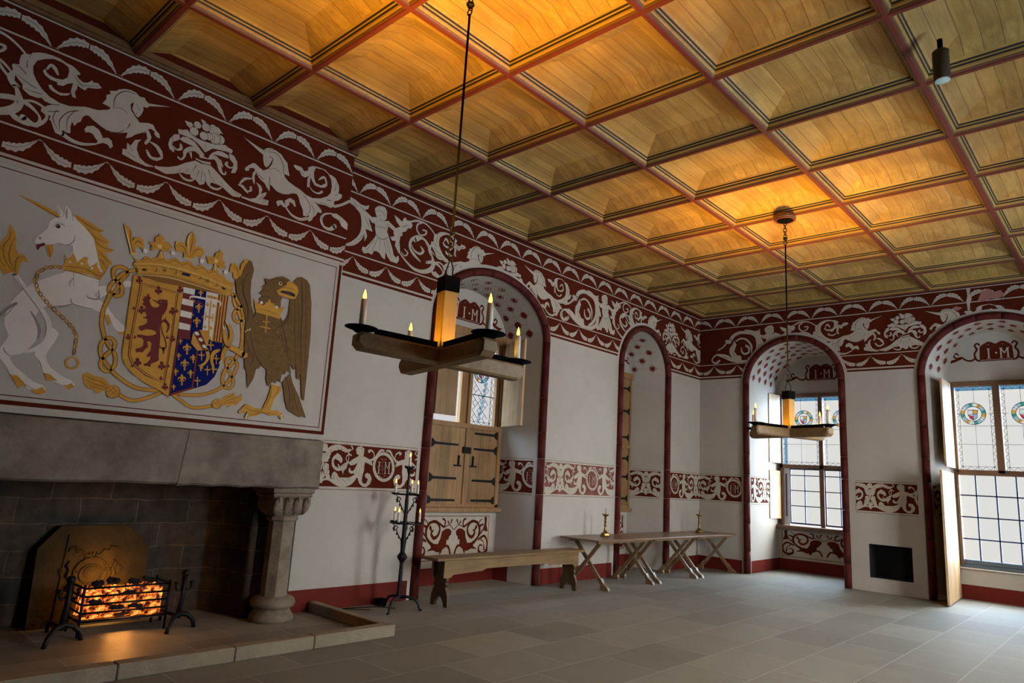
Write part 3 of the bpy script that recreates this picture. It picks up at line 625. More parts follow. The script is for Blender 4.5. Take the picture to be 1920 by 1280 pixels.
('W','o',[2108,3435,21]),
('W','o',[2349,3481,21]),
('W','o',[2622,3478,22]),
('W','o',[2867,3431,23]),
('K','p',[2102,3253,2114,3266,2133,3272,2150,3265,2136,3251,2117,3246]),
('K','p',[2455,3321,2534,3322,2530,3296,2456,3295]),
('B','p',[2466,3316,2524,3316,2523,3302,2463,3302]),
('K','p',[2842,3270,2861,3275,2894,3263,2884,3250,2860,3251]),
('GD','o',[2219,3283,19]),
('G','o',[2213,3286,14]),
('GD','o',[2392,3308,19]),
('G','o',[2385,3311,15]),
('GD','o',[2620,3313,20]),
('G','o',[2614,3316,15]),
('GD','o',[2789,3286,20]),
('G','o',[2783,3289,15]),
('GD','o',[2298,3299,16]),
('GD','o',[2704,3301,17]),
('GL','o',[2073,3269,5]),
('GL','o',[2083,3225,5]),
('GL','o',[2163,3298,5]),
('GL','o',[2176,3255,5]),
('GL','o',[2250,3314,5]),
('GL','o',[2328,3330,5]),
('GL','o',[2332,3281,5]),
('GL','o',[2421,3335,5]),
('GL','o',[2424,3286,5]),
('GL','o',[2560,3337,5]),
('GL','o',[2563,3287,5]),
('GL','o',[2659,3331,5]),
('GL','o',[2658,3284,5]),
('GL','o',[2741,3317,5]),
('GL','o',[2733,3267,5]),
('GL','o',[2826,3297,5]),
('GL','o',[2813,3255,5]),
('GL','o',[2922,3270,5]),
('GL','o',[2909,3214,5]),
('E','p',[2977,3368,3023,3452,3074,3620,3120,3610,3153,3531,3140,3409,3148,3294,3175,3155,3209,3090,3202,3016,3207,2873,3248,2738,3316,2621,3366,2586,3344,2528,3315,2521,3299,2419,3248,2307,3220,2478,3190,2516,3165,2695,3149,2862,3141,3003,3082,3134,3010,3233]),
('G','p',[3000,3432,3017,3553,3046,3605,3087,3628,3077,3598,3042,3530,3020,3423]),
('E','p',[3604,3508,3646,3565,3693,3593,3763,3575,3803,3530,3848,3337,3882,3004,3889,2760,3893,2504,3896,2266,3865,2277,3814,2567,3806,2477,3780,2488,3751,2617,3731,2570,3697,2624,3671,2631,3612,2714,3554,2792,3481,2926,3454,3009,3537,3041,3590,3127,3596,3325,3655,3370]),
('E','p',[3620,2421,3700,2535,3737,2438,3829,2302,3942,2086,3888,2095,3857,2088,3805,2109,3720,2143,3678,2225,3640,2366]),
('E','p',[3230,3080,3264,3219,3253,3246,3286,3283,3245,3303,3280,3348,3266,3374,3302,3413,3304,3428,3275,3473,3337,3474,3410,3515,3486,3543,3552,3529,3589,3500,3516,3440,3498,3333,3490,3271,3504,3109,3570,3033,3648,2809,3667,2663,3709,2529,3652,2558,3639,2512,3601,2506,3597,2418,3561,2449,3544,2404,3510,2421,3465,2357,3434,2438,3432,2524,3384,2560,3316,2621,3248,2738,3199,2872,3186,2998]),
('ED','k',[3057,3418,8,3070,3276,20,3143,3119,17,3155,2978,7]),
('ED','k',[3155,3516,4,3082,3453,7,3087,3309,4]),
('ED','k',[3694,3581,8,3742,3282,18,3764,2981,13,3818,2568,7]),
('ED','k',[3641,3351,6,3692,2967,10,3751,2617,6]),
('ED','k',[3666,3419,4,3721,3124,7,3755,2798,6]),
('ED','k',[3751,3533,3,3810,3143,6,3863,2545,4]),
('ED','k',[3605,3252,6,3593,3098,13,3539,3027,13,3481,2985,6]),
('ED','k',[3481,2926,4,3512,2873,5,3537,2922,7,3570,2854,7,3595,2903,6,3621,2834,4]),
('ED','k',[3554,2792,4,3591,2813,7,3609,2742,9,3650,2794,7,3683,2666,4]),
('ED','k',[3621,3013,4,3668,2962,7,3684,3026,4]),
('ED','k',[3207,2873,6,3248,2738,11,3316,2621,11,3384,2560,6]),
('ED','k',[3153,2834,6,3208,2702,10,3188,2585,4]),
('ED','k',[3215,2703,6,3270,2627,10,3240,2523,4]),
('ED','k',[3508,3080,6,3585,2916,12,3659,2662,6]),
('ED','k',[3643,2483,6,3706,2374,12,3734,2159,4]),
('ED','k',[3714,2434,4,3784,2267,9,3853,2114,4]),
('ED','k',[3690,2372,4,3752,2263,7,3785,2136,4]),
('ED','k',[3324,3456,4,3412,3501,9,3506,3510,4]),
('ED','k',[3280,3326,3,3323,3351,7,3374,3319,3]),
('ED','k',[3273,3265,3,3330,3293,7,3396,3264,3]),
('ED','k',[3425,3463,9,3513,3461,13]),
('EL','k',[3238,3024,3,3251,3009,7,3264,3009,3]),
('ED','k',[3330,2939,3,3342,2924,7,3356,2924,3]),
('EL','k',[3423,2853,3,3435,2838,7,3449,2838,3]),
('ED','k',[3517,2766,3,3530,2751,7,3544,2750,3]),
('ED','k',[3417,2544,3,3430,2528,7,3444,2527,3]),
('EL','k',[3437,2997,3,3450,2982,7,3464,2982,3]),
('EL','k',[3339,2771,3,3352,2756,7,3365,2756,3]),
('ED','k',[3432,2684,3,3444,2669,7,3458,2669,3]),
('EL','k',[3526,2597,3,3539,2581,7,3553,2580,3]),
('ED','k',[3261,2998,3,3274,2983,7,3287,2983,3]),
('EL','k',[3353,2913,3,3366,2898,7,3380,2898,3]),
('ED','k',[3446,2827,3,3459,2812,7,3473,2811,3]),
('EL','k',[3541,2740,3,3554,2724,7,3568,2724,3]),
('ED','k',[3348,2604,3,3361,2589,7,3374,2589,3]),
('EL','k',[3441,2517,3,3453,2502,7,3467,2501,3]),
('ED','k',[3461,2971,3,3474,2956,7,3488,2956,3]),
('ED','k',[3362,2745,3,3375,2730,7,3389,2729,3]),
('EL','k',[3455,2658,3,3468,2643,7,3482,2642,3]),
('ED','k',[3550,2570,3,3563,2554,7,3577,2554,3]),
('EL','k',[3284,2972,3,3297,2957,7,3310,2957,3]),
('ED','k',[3376,2887,3,3389,2872,7,3403,2872,3]),
('EL','k',[3470,2800,3,3483,2785,7,3497,2785,3]),
('ED','k',[3565,2713,3,3578,2697,7,3592,2697,3]),
('EL','k',[3371,2578,3,3384,2563,7,3398,2562,3]),
('ED','k',[3391,3030,3,3404,3015,7,3418,3015,3]),
('EL','k',[3485,2945,3,3498,2929,7,3512,2929,3]),
('ED','k',[3294,2805,3,3306,2790,7,3320,2789,3]),
('EL','k',[3386,2719,3,3398,2703,7,3412,2703,3]),
('ED','k',[3479,2631,3,3492,2616,7,3506,2615,3]),
('EL','k',[3574,2543,3,3587,2527,7,3601,2526,3]),
('ED','k',[3307,2946,3,3320,2931,7,3334,2931,3]),
('G','p',[3428,3377,3485,3428,3529,3459,3529,3489,3554,3514,3605,3504,3653,3474,3676,3429,3670,3389,3647,3337,3596,3322,3498,3333,3453,3334]),
('K','p',[3458,3369,3490,3392,3586,3399,3643,3386,3641,3354,3575,3359,3510,3363]),
('R','p',[3500,3374,3572,3384,3607,3366,3558,3365]),
('GD','k',[3436,3378,4,3494,3423,7,3581,3436,7,3648,3430,4]),
('GD','k',[3596,3322,3,3532,3318,6,3453,3334,3]),
('GL','o',[3458,3461,21]),
('K','o',[3460,3463,12]),
('ED','k',[3424,3469,6,3461,3488,10,3527,3477,6]),
('G','p',[3221,3129,3188,3245,3220,3206,3245,3193,3276,3219,3288,3180,3313,3193,3328,3222,3347,3231,3361,3274,3382,3231,3424,3233,3424,3196,3466,3213,3489,3188,3543,3235,3508,3140,3497,3078,3389,3092,3236,3096]),
('W','o',[3277,3210,16]),
('W','o',[3447,3201,16]),
('GD','k',[3225,3126,4,3335,3144,6,3498,3120,4]),
('GD','k',[3239,3096,4,3381,3090,7,3492,3080,4]),
('G','k',[3353,3106,13,3362,2918,13]),
('G','k',[3319,3018,11,3393,3024,11]),
('G','k',[3308,2961,13,3403,2961,13]),
('G','p',[3499,2390,3571,2378,3612,2384,3609,2325,3550,2239,3521,2114,3428,2111,3475,2230,3494,2318]),
('G','p',[3444,2127,3339,2130,3262,2160,3227,2120,3189,2079,3197,2056,3239,2061,3286,2085,3258,2031,3276,2001,3308,2036,3379,2050,3441,2088,3543,2067,3618,2082,3659,2036,3680,2067,3659,2108,3604,2128,3520,2121]),
('GD','k',[3502,2369,6,3501,2262,13,3451,2128,6]),
('GD','k',[3579,2372,4,3577,2329,9,3533,2251,4]),
('GD','k',[3253,2120,4,3344,2095,8,3446,2106,4]),
('GD','k',[3320,2051,4,3441,2088,8,3602,2087,4]),
('W','k',[3190,2072,8,3214,2088,16]),
('W','k',[3271,2012,8,3283,2054,16]),
('W','k',[3667,2044,8,3652,2085,17]),
('GD','k',[3172,2643,75,3080,2675,59,2992,2699,50]),
('G','k',[3172,2643,66,3080,2675,51,2992,2699,44]),
('GD','k',[2999,2691,48,2951,2776,45,2922,2877,21]),
('G','k',[2999,2691,41,2951,2776,39,2922,2877,18]),
('GD','k',[2992,2701,45,3014,2812,43,2976,2900,35,2936,2945,11]),
('G','k',[2992,2701,39,3014,2812,37,2976,2900,30,2936,2945,9]),
('GD','k',[2986,2700,48,2957,2630,42,2953,2554,37,2929,2517,10]),
('G','k',[2986,2700,41,2957,2630,37,2953,2554,32,2929,2517,9]),
('W','k',[2933,2948,6,2961,2920,14]),
('W','k',[2911,2899,6,2926,2866,14]),
('W','k',[2926,2515,6,2949,2544,14]),
('W','o',[3149,2880,9]),
('W','o',[3172,2897,9]),
('W','o',[3193,2909,9])],
'uR':[('C','p',[1560,4665,1584,4720,1578,4756,1611,4783,1598,4807,1646,4829,1670,4857,1714,4882,1760,4895,1810,4891,1843,4866,1886,4876,1905,4850,1927,4837,2125,4891,1931,4810,1929,4792,1886,4783,1895,4753,1883,4701,1860,4659,1832,4678,1802,4721,1805,4791,1781,4762,1794,4706,1835,4662,1881,4620,1956,4648,1996,4649,2028,4605,2062,4585,2073,4543,2043,4542,2019,4566,2020,4590,1983,4602,1960,4587,1979,4561,2000,4524,1992,4475,1964,4429,1947,4444,1968,4499,1951,4549,1896,4519,1857,4485,1833,4453,1790,4423,1799,4483,1768,4469,1724,4445,1671,4428,1624,4429,1565,4458,1516,4480,1476,4506,1451,4499,1433,4475,1423,4422,1404,4408,1384,4367,1362,4400,1357,4345,1366,4291,1337,4283,1310,4293,1296,4276,1301,4242,1258,4249,1235,4291,1215,4335,1197,4347,1204,4382,1164,4374,1128,4394,1131,4422,1166,4459,1203,4487,1145,4486,1117,4509,1087,4494,1030,4493,1004,4507,978,4525,971,4563,934,4596,896,4638,876,4690,881,4708,922,4719,918,4764,923,4808,943,4834,985,4846,994,4867,1038,4893,1077,4906,1134,4915,1185,4915,1239,4900,1291,4895,1350,4859,1356,4846,1328,4826,1349,4804,1388,4785,1421,4801,1451,4838,1462,4822,1497,4834,1534,4802,1497,4778,1454,4763,1428,4756,1411,4720,1379,4726,1351,4740,1352,4707,1340,4669,1357,4618,1327,4619,1310,4666,1315,4744,1276,4719,1248,4683,1207,4674,1199,4697,1153,4695,1108,4715,1087,4746,1099,4772,1120,4742,1139,4730,1190,4724,1239,4738,1267,4774,1271,4830,1261,4868,1215,4887,1147,4889,1085,4857,1035,4815,1016,4752,1026,4694,1054,4646,1104,4587,1169,4544,1248,4523,1324,4527,1439,4575,1536,4587,1612,4626,1631,4653,1607,4659]),
('C','k',[1113,4776,14,1136,4825,26,1168,4807,34,1196,4765,14]),
('C','p',[1145,4643,1164,4653,1189,4628,1225,4613,1258,4619,1314,4646,1293,4614,1245,4591,1194,4598,1158,4613]),
('C','k',[1307,4260,37,1388,4231,34,1475,4234,26,1567,4274,16]),
('C','p',[1568,4269,1579,4312,1601,4343,1652,4370,1682,4355,1702,4309,1685,4278,1657,4307,1620,4307]),
('C','p',[1462,4370,1475,4405,1524,4431,1572,4412,1610,4357,1590,4300,1560,4320,1532,4354,1500,4359,1475,4346]),
('C','p',[1782,4320,1815,4322,1809,4387,1841,4372,1869,4440,1919,4466,1896,4423,1896,4356,1931,4291,1985,4257,2076,4252,1999,4228,1900,4239,1839,4254,1785,4266]),
('C','k',[2002,4473,13,2056,4455,32,2098,4410,39,2121,4358,11]),
('C','k',[2116,4360,19,2074,4331,32,2019,4332,26,1982,4379,26]),
('C','k',[747,4704,19,783,4672,24,856,4598,23,953,4533,13]),
('C','k',[829,4392,41,932,4421,47,1036,4409,33,1118,4353,15,1136,4300,25,1118,4255,38]),
('C','k',[1118,4255,17,1048,4240,29,966,4264,47,924,4305,24]),
('N','k',[1654,4658,4,1647,4750,7,1676,4820,8,1735,4869,7,1813,4872,4]),
('N','k',[978,4717,7,971,4770,5,986,4841,2]),
('N','k',[983,4660,7,933,4699,5,889,4707,2]),
('N','k',[1066,4571,7,998,4592,6,921,4630,2]),
('N','k',[1112,4540,6,1048,4533,5,988,4535,2]),
('N','k',[1387,4513,9,1317,4465,7,1272,4371,7,1287,4282,3]),
('N','k',[1363,4497,5,1326,4405,6,1336,4304,2]),
('N','k',[1251,4503,6,1187,4484,5,1145,4491,2]),
('N','k',[1252,4446,9,1198,4419,5,1142,4406,2]),
('N','k',[1235,4448,5,1224,4359,6,1280,4269,2]),
('N','k',[1805,4573,9,1786,4511,3]),
('N','k',[1566,4453,4,1642,4432,8,1724,4450,8,1772,4505,3]),
('N','k',[1670,4672,3,1715,4687,5,1778,4654,2]),
('N','k',[1314,4808,4,1354,4774,6,1403,4743,2]),
('N','k',[1341,4746,3,1434,4775,5,1509,4812,2]),
('N','k',[1866,4489,3,1949,4559,5]),
('N','k',[1866,4332,5,1822,4370,2]),
('N','k',[1894,4276,5,1822,4303,2]),
('N','o',[1840,4693,5]),
('N','k',[1825,4789,3,1863,4738,4])],
'bk':[('C','p',[2069,4264,2109,4269,2187,4295,2265,4337,2328,4393,2420,4453,2480,4445,2572,4461,2617,4434,2686,4388,2746,4345,2832,4295,2923,4275,2903,4239,2833,4227,2784,4246,2724,4281,2668,4293,2630,4294,2596,4290,2597,4262,2558,4268,2540,4293,2538,4253,2497,4226,2455,4262,2404,4266,2392,4300,2357,4287,2328,4292,2282,4270,2243,4248,2171,4220,2114,4233,2073,4239]),
('C','k',[2296,4268,10,2344,4235,22,2401,4237,22,2440,4264,7]),
('C','k',[2566,4263,11,2615,4241,23,2668,4244,23,2709,4275,11]),
('C','p',[2419,4484,2475,4479,2567,4495,2571,4469,2494,4454,2422,4466]),
('C','p',[2495,4547,2444,4590,2394,4633,2318,4657,2269,4644,2246,4610,2283,4595,2334,4592,2401,4588,2435,4554,2458,4500,2545,4515,2544,4550,2564,4591,2612,4635,2664,4648,2729,4633,2741,4605,2702,4598,2656,4596,2595,4588,2550,4537,2529,4521,2491,4529]),
('C','p',[2239,4656,2192,4635,2159,4574,2154,4517,2170,4477,2212,4456,2217,4489,2190,4517,2190,4556,2247,4603]),
('C','k',[2199,4520,7,2234,4494,15,2273,4520,30,2264,4559,22]),
('C','k',[2444,4542,23,2404,4566,45,2355,4550,45,2315,4505,37,2314,4458,22,2289,4413,15,2260,4425,19]),
('C','k',[2358,4531,30,2381,4469,10]),
('C','k',[2551,4529,23,2600,4557,46,2643,4525,46,2667,4462,38,2696,4424,23,2726,4428,14,2727,4452,15]),
('C','k',[2655,4546,31,2690,4495,11]),
('C','p',[2733,4660,2790,4650,2829,4599,2839,4528,2822,4476,2781,4461,2792,4518,2793,4568,2749,4600]),
('C','k',[2805,4540,9,2762,4511,16,2720,4531,31,2728,4555,23]),
('C','p',[2218,4701,2259,4711,2299,4732,2354,4704,2431,4681,2520,4686,2617,4706,2680,4729,2717,4715,2766,4706,2760,4666,2708,4666,2647,4657,2572,4643,2525,4599,2499,4573,2456,4611,2408,4639,2361,4659,2310,4661,2231,4659]),
('N','o',[2389,4820,39]),
('C','o',[2389,4820,35]),
('N','o',[2473,4832,44]),
('C','o',[2473,4832,41]),
('N','o',[2542,4851,41]),
('C','o',[2542,4851,37]),
('N','o',[2562,4818,56]),
('C','o',[2562,4818,53]),
('N','o',[2624,4763,50]),
('C','o',[2624,4763,47]),
('N','o',[2572,4749,58]),
('C','o',[2572,4749,54]),
('N','o',[2512,4748,41]),
('C','o',[2512,4748,37]),
('N','o',[2367,4742,46]),
('C','o',[2367,4742,42]),
('N','o',[2464,4735,45]),
('C','o',[2464,4735,41]),
('C','p',[2266,4813,2330,4818,2351,4799,2324,4759,2293,4773]),
('C','p',[2411,4894,2461,4888,2460,4851,2427,4865]),
('C','p',[2524,4871,2592,4881,2646,4830,2607,4833]),
('N','k',[2311,4726,3,2371,4691,5,2460,4685,6,2550,4691,5,2676,4727,3]),
('N','k',[2441,4613,4,2493,4562,7]),
('N','k',[2490,4665,4,2498,4588,2]),
('N','k',[2408,4639,8,2434,4610,3]),
('N','k',[2572,4643,6,2539,4613,3]),
('N','k',[2437,4412,7,2408,4338,2]),
('N','k',[2469,4369,6,2459,4286,2]),
('N','k',[2501,4381,5,2499,4262,2]),
('N','k',[2522,4366,6,2547,4296,2]),
('N','k',[2556,4411,8,2594,4329,2]),
('N','k',[2599,4347,5,2636,4305,2]),
('N','k',[2363,4344,4,2356,4295,2]),
('N','k',[2302,4321,4,2274,4271,2]),
('N','k',[2693,4334,5,2723,4288,2]),
('N','k',[2422,4466,3,2494,4454,6,2571,4466,3]),
('N','k',[2420,4483,2,2479,4478,5,2567,4494,2]),
('N','k',[2577,4825,2,2627,4797,4,2624,4713,2]),
('N','k',[2567,4787,2,2571,4707,4]),
('N','k',[2841,4283,4,2893,4260,2]),
('N','k',[2182,4607,4,2186,4515,2])],
'uL':[('C','p',[2854,4891,3042,4844,3086,4838,3123,4878,3169,4892,3228,4887,3290,4868,3324,4833,3368,4802,3386,4741,3412,4663,3366,4665,3343,4671,3361,4634,3405,4602,3489,4575,3563,4557,3629,4527,3714,4517,3817,4548,3897,4602,3934,4656,3940,4739,3920,4814,3874,4868,3805,4893,3710,4876,3696,4820,3705,4753,3732,4704,3798,4697,3867,4753,3881,4728,3853,4692,3801,4673,3726,4671,3689,4708,3663,4748,3660,4687,3663,4628,3633,4617,3627,4704,3632,4746,3594,4717,3551,4725,3525,4765,3484,4769,3444,4798,3457,4817,3508,4818,3539,4820,3575,4784,3623,4812,3619,4846,3667,4884,3740,4898,3826,4901,3896,4866,3924,4867,3971,4853,4004,4814,4031,4773,4037,4723,4030,4690,4081,4688,4081,4646,4041,4602,3989,4573,3996,4515,3956,4481,3889,4488,3794,4476,3749,4490,3796,4456,3845,4413,3848,4384,3796,4377,3780,4332,3752,4303,3737,4259,3698,4232,3693,4274,3698,4315,3670,4286,3629,4282,3616,4346,3572,4409,3549,4469,3519,4498,3480,4489,3424,4454,3357,4435,3288,4444,3224,4487,3205,4490,3210,4416,3172,4449,3143,4486,3118,4496,3078,4518,3039,4560,3027,4517,3038,4466,3039,4429,3016,4458,3002,4499,3004,4546,3026,4587,3006,4603,2962,4586,2961,4558,2927,4540,2914,4568,2945,4607,2994,4655,3021,4656,3072,4629,3116,4617,3163,4654,3201,4727,3187,4764,3180,4709,3139,4659,3112,4682,3095,4733,3088,4787,3049,4799]),
('C','k',[3768,4757,13,3807,4797,29,3838,4804,25,3867,4748,21]),
('C','k',[3668,4630,8,3714,4597,15,3778,4595,21,3822,4631,27]),
('C','k',[3678,4264,37,3596,4228,32,3503,4241,24,3437,4286,18,3390,4337,20]),
('C','p',[3299,4324,3311,4347,3366,4369,3402,4322,3398,4296,3354,4317,3324,4285]),
('C','p',[3395,4375,3448,4426,3505,4415,3530,4356,3514,4346,3485,4374,3444,4379,3453,4349,3424,4310,3404,4342]),
('C','p',[2921,4259,3011,4262,3072,4292,3101,4349,3092,4411,3053,4462,3107,4444,3131,4406,3119,4355,3179,4395,3175,4356,3144,4308,3214,4314,3212,4257,3143,4243,3033,4237,2923,4244]),
('C','k',[2999,4481,12,2930,4452,30,2886,4386,17]),
('C','k',[2870,4367,9,2915,4365,31,2956,4334,26,2986,4312,7]),
('C','k',[2974,4333,11,3008,4351,23,3003,4386,28]),
('C','k',[4002,4515,33,4091,4566,28,4187,4642,34]),
('C','k',[3975,4421,14,3886,4382,23,3852,4311,34,3894,4240,25,3976,4231,38,4031,4283,58]),
('C','p',[3964,4418,4039,4440,4121,4414,4182,4383,4219,4343,4211,4443,4217,4520,4240,4473,4287,4473,4254,4406,4260,4259,4205,4288,4122,4312,4081,4370,4001,4385]),
('N','k',[3336,4673,5,3330,4748,7,3287,4818,7,3222,4860,6,3138,4840,4]),
('N','k',[3164,4650,3,3226,4684,4,3286,4673,4,3315,4645,2]),
('N','k',[3158,4796,5,3199,4783,9,3198,4754,9,3167,4694,5]),
('N','k',[3183,4581,3,3198,4535,8,3198,4468,3]),
('N','k',[3215,4484,3,3288,4444,5,3386,4443,5,3480,4489,3]),
('N','k',[3600,4512,4,3681,4447,7,3703,4356,6,3658,4302,2]),
('N','k',[3728,4492,3,3797,4447,5,3835,4400,2]),
('N','k',[3713,4438,6,3754,4373,6,3751,4313,2]),
('N','k',[3902,4558,10,3956,4572,3]),
('N','k',[3812,4502,5,3965,4494,2]),
('N','k',[3990,4650,6,4053,4688,3]),
('N','k',[3979,4692,6,3998,4812,3]),
('N','k',[3659,4776,3,3624,4723,5]),
('N','k',[3034,4567,7,3129,4518,5]),
('N','k',[3109,4287,4,3156,4359,3]),
('N','k',[3149,4272,4,3200,4309,3]),
('N','k',[3871,4372,3,3847,4309,6]),
('N','k',[3513,4780,3,3579,4746,4]),
('N','k',[3082,4827,2,3153,4869,4,3210,4880,2]),
('N','k',[3070,4851,3,3102,4826,4]),
('N','o',[3119,4766,5])],
'ch':[('C','k',[4469,4269,30,4564,4321,60,4648,4418,65,4678,4513,59,4679,4622,66,4638,4731,52,4576,4784,59,4459,4847,35]),
('C','p',[4399,4893,4440,4889,4524,4876,4610,4844,4680,4844,4736,4875,4725,4822,4673,4789,4717,4770,4746,4706,4775,4641,4824,4546,4757,4550,4715,4551,4751,4462,4721,4386,4692,4566,4651,4675,4608,4746,4563,4779,4478,4799,4422,4816]),
('C','p',[4832,4821,4827,4869,4872,4912,4929,4929,4980,4927,5015,4882,5019,4782,4980,4738,5051,4767,5114,4737,5194,4699,5161,4657,5059,4694,5046,4615,5082,4563,5093,4529,5130,4465,5159,4410,5182,4342,5222,4315,5264,4352,5278,4293,5246,4241,5185,4243,5141,4243,5091,4291,5055,4343,5052,4243,5007,4255,4958,4303,4913,4315,4872,4303,4850,4248,4792,4256,4726,4230,4692,4275,4702,4314,4743,4314,4804,4393,4865,4484,4881,4526,4859,4594,4850,4665,4801,4662,4738,4715,4647,4771,4732,4763,4792,4733,4861,4756,4878,4736]),
('C','p',[5136,4878,5207,4856,5272,4826,5296,4885,5325,4901,5344,4869,5406,4882,5451,4832,5425,4778,5379,4770,5346,4714,5288,4683,5300,4642,5264,4619,5258,4540,5290,4385,5259,4389,5224,4429,5190,4470,5197,4535,5138,4524,5104,4563,5168,4589,5147,4646,5178,4706,5249,4748,5183,4797]),
('C','k',[5415,4872,23,5529,4922,31,5676,4923,23,5799,4862,18,5893,4770,18]),
('C','k',[5626,4927,13,5535,4871,28,5531,4791,25,5597,4740,22,5676,4771,23,5695,4823,27,5629,4822,18]),
('C','k',[5290,4385,20,5407,4304,27,5539,4244,37,5699,4248,55,5824,4313,71,5864,4403,64,5821,4523,18]),
('C','k',[5810,4520,31,5774,4589,56,5810,4679,10]),
('C','k',[5774,4628,15,5684,4694,26,5553,4700,51,5450,4624,43,5438,4517,37,5518,4437,45,5637,4373,10]),
('C','k',[5457,4561,12,5511,4500,23,5610,4476,35,5669,4532,43,5615,4582,13]),
('C','k',[5302,4414,10,5368,4379,17,5409,4432,25,5351,4466,12]),
('C','k',[5848,4392,23,5943,4448,21,6040,4424,21,6066,4337,23,5998,4253,39,5910,4283,51]),
('C','k',[5512,4642,63,5634,4705,15]),
('N','k',[4880,4532,5,4936,4494,8,5022,4505,8,5081,4565,5]),
('N','k',[4908,4485,5,4844,4295,4]),
('N','k',[4952,4474,5,4955,4327,4]),
('N','k',[5009,4485,5,5071,4335,4]),
('N','k',[4855,4445,5,4761,4283,4]),
('N','k',[5051,4504,5,5151,4283,4]),
('N','k',[4869,4634,4,4961,4651,4,5048,4665,4]),
('N','k',[4923,4726,4,4979,4744,4]),
('N','k',[4923,4751,5,4948,4759,5]),
('N','k',[4901,4788,6,4922,4794,6]),
('N','k',[4852,4840,5,4937,4856,5,4987,4809,5]),
('N','k',[4586,4812,4,4672,4792,6,4644,4795,2]),
('N','k',[4486,4850,3,4561,4791,6]),
('N','k',[4682,4709,4,4767,4589,5]),
('N','k',[5264,4753,4,5323,4778,7,5366,4817,4]),
('N','k',[5059,4694,6,5026,4722,4]),
('N','k',[4625,4376,3,4685,4454,5])],
'rd':[('C','k',[9101,4681,79,9159,4775,74,9307,4838,67,9485,4819,60,9647,4767,60,9727,4647,68,9743,4485,82,9707,4327,76,9565,4237,67,9368,4218,53,9171,4251,65,9041,4310,78,8911,4374,64,8786,4399,33,8694,4327,25,8695,4256,25,8778,4222,46,8846,4269,51]),
('C','p',[9599,4811,9759,4807,9717,4735,9627,4721]),
('C','p',[9697,4696,9795,4593,9851,4494,9765,4504]),
('C','p',[9176,4672,9235,4591,9184,4446,9251,4354,9327,4343,9350,4227,9216,4227,9125,4314,9075,4423,9080,4516,9149,4598]),
('C','p',[8829,4369,8950,4408,9058,4366,9148,4279,9043,4271,8914,4335]),
('C','k',[9220,4662,29,9320,4708,35,9426,4689,35,9516,4607,40,9560,4514,40,9557,4371,8]),
('C','k',[9446,4544,54,9505,4489,46,9499,4406,40,9413,4374,40,9350,4428,34,9338,4513,19]),
('C','k',[8820,4501,26,8930,4555,29,9008,4633,39]),
('C','p',[8973,4691,9024,4710,9100,4694,9105,4615,9030,4625]),
('N','k',[9106,4602,4,9163,4709,9,9288,4792,4]),
('N','k',[9245,4782,4,9422,4770,8]),
('N','k',[9135,4489,4,9187,4340,9]),
('N','k',[8890,4382,4,9041,4297,9]),
('N','k',[9705,4559,4,9758,4433,10]),
('N','k',[9507,4462,4,9534,4386,7])],
'dd':[('C','p',[4444,1843,4465,1851,4500,1840,4512,1803,4492,1757,4465,1761,4451,1786]),
('C','k',[4458,1735,19,4481,1553,13]),
('C','p',[4475,1540,4494,1503,4512,1485,4493,1459,4463,1401,4450,1395,4465,1477]),
('C','p',[4470,1641,4487,1737,4496,1783,4543,1824,4601,1845,4669,1849,4734,1828,4784,1802,4814,1811,4832,1792,4811,1771,4780,1769,4750,1759,4736,1779,4718,1771,4692,1792,4669,1788,4646,1791,4640,1779,4602,1777,4581,1763,4560,1755,4559,1729,4544,1709,4553,1690,4529,1670,4539,1651,4507,1637]),
('C','p',[4493,1630,4543,1619,4550,1594,4551,1556,4567,1532,4561,1506,4585,1462,4529,1460,4497,1510,4483,1566]),
('C','k',[4705,1654,32,4690,1685,51,4648,1712,45,4609,1693,36,4594,1648,29,4611,1597,32,4659,1566,38,4704,1570,45,4754,1604,52,4796,1642,26]),
('C','p',[4643,1752,4693,1724,4724,1687,4724,1655,4685,1659,4637,1676,4618,1713]),
('C','p',[4719,1577,4751,1504,4757,1546,4795,1587,4797,1633]),
('C','k',[4811,1646,10,4775,1684,10,4778,1723,9,4815,1745,22,4844,1733,13]),
('C','k',[4809,1653,10,4807,1712,9,4796,1770,13]),
('C','k',[4832,1799,9,4854,1813,13,4834,1842,20]),
('C','k',[4667,1626,6,4695,1582,32]),
('C','k',[4463,1405,9,4509,1444,25,4576,1443,32,4640,1414,38,4711,1393,51,4788,1393,58,4869,1428,65,4925,1488,46,4940,1561,26]),
('C','p',[4595,1469,4605,1514,4632,1538,4669,1517,4701,1470,4755,1472,4832,1473,4870,1486,4907,1507,4915,1442,4764,1398,4647,1414]),
('C','p',[4899,1803,4915,1837,4969,1854,5021,1825,5020,1771,5016,1734,5067,1720,5110,1703,5150,1712,5172,1740,5164,1773,5132,1798,5115,1804,5105,1776,5080,1785,5076,1815,5120,1826,5161,1800,5183,1754,5175,1713,5145,1684,5161,1625,5117,1643,5049,1666,5042,1619,5044,1566,5028,1499,5027,1439,5055,1407,5095,1415,5114,1462,5096,1475,5070,1487,5062,1520,5096,1540,5140,1523,5171,1471,5153,1411,5100,1369,5043,1374,4990,1412,4968,1464,4923,1501,4904,1527,4866,1519,4828,1537,4824,1575,4841,1589,4853,1557,4893,1552,4926,1613,4941,1653,4892,1625,4846,1616,4811,1646,4869,1689,4936,1726,4950,1740,4916,1758]),
('C','k',[5157,1692,11,5212,1756,20,5264,1817,30,5315,1820,20]),
('N','k',[4627,1824,3,4653,1800,4]),
('N','k',[4687,1828,3,4716,1784,4]),
('N','k',[4563,1787,3,4536,1766,4]),
('N','k',[4526,1727,3,4505,1713,3]),
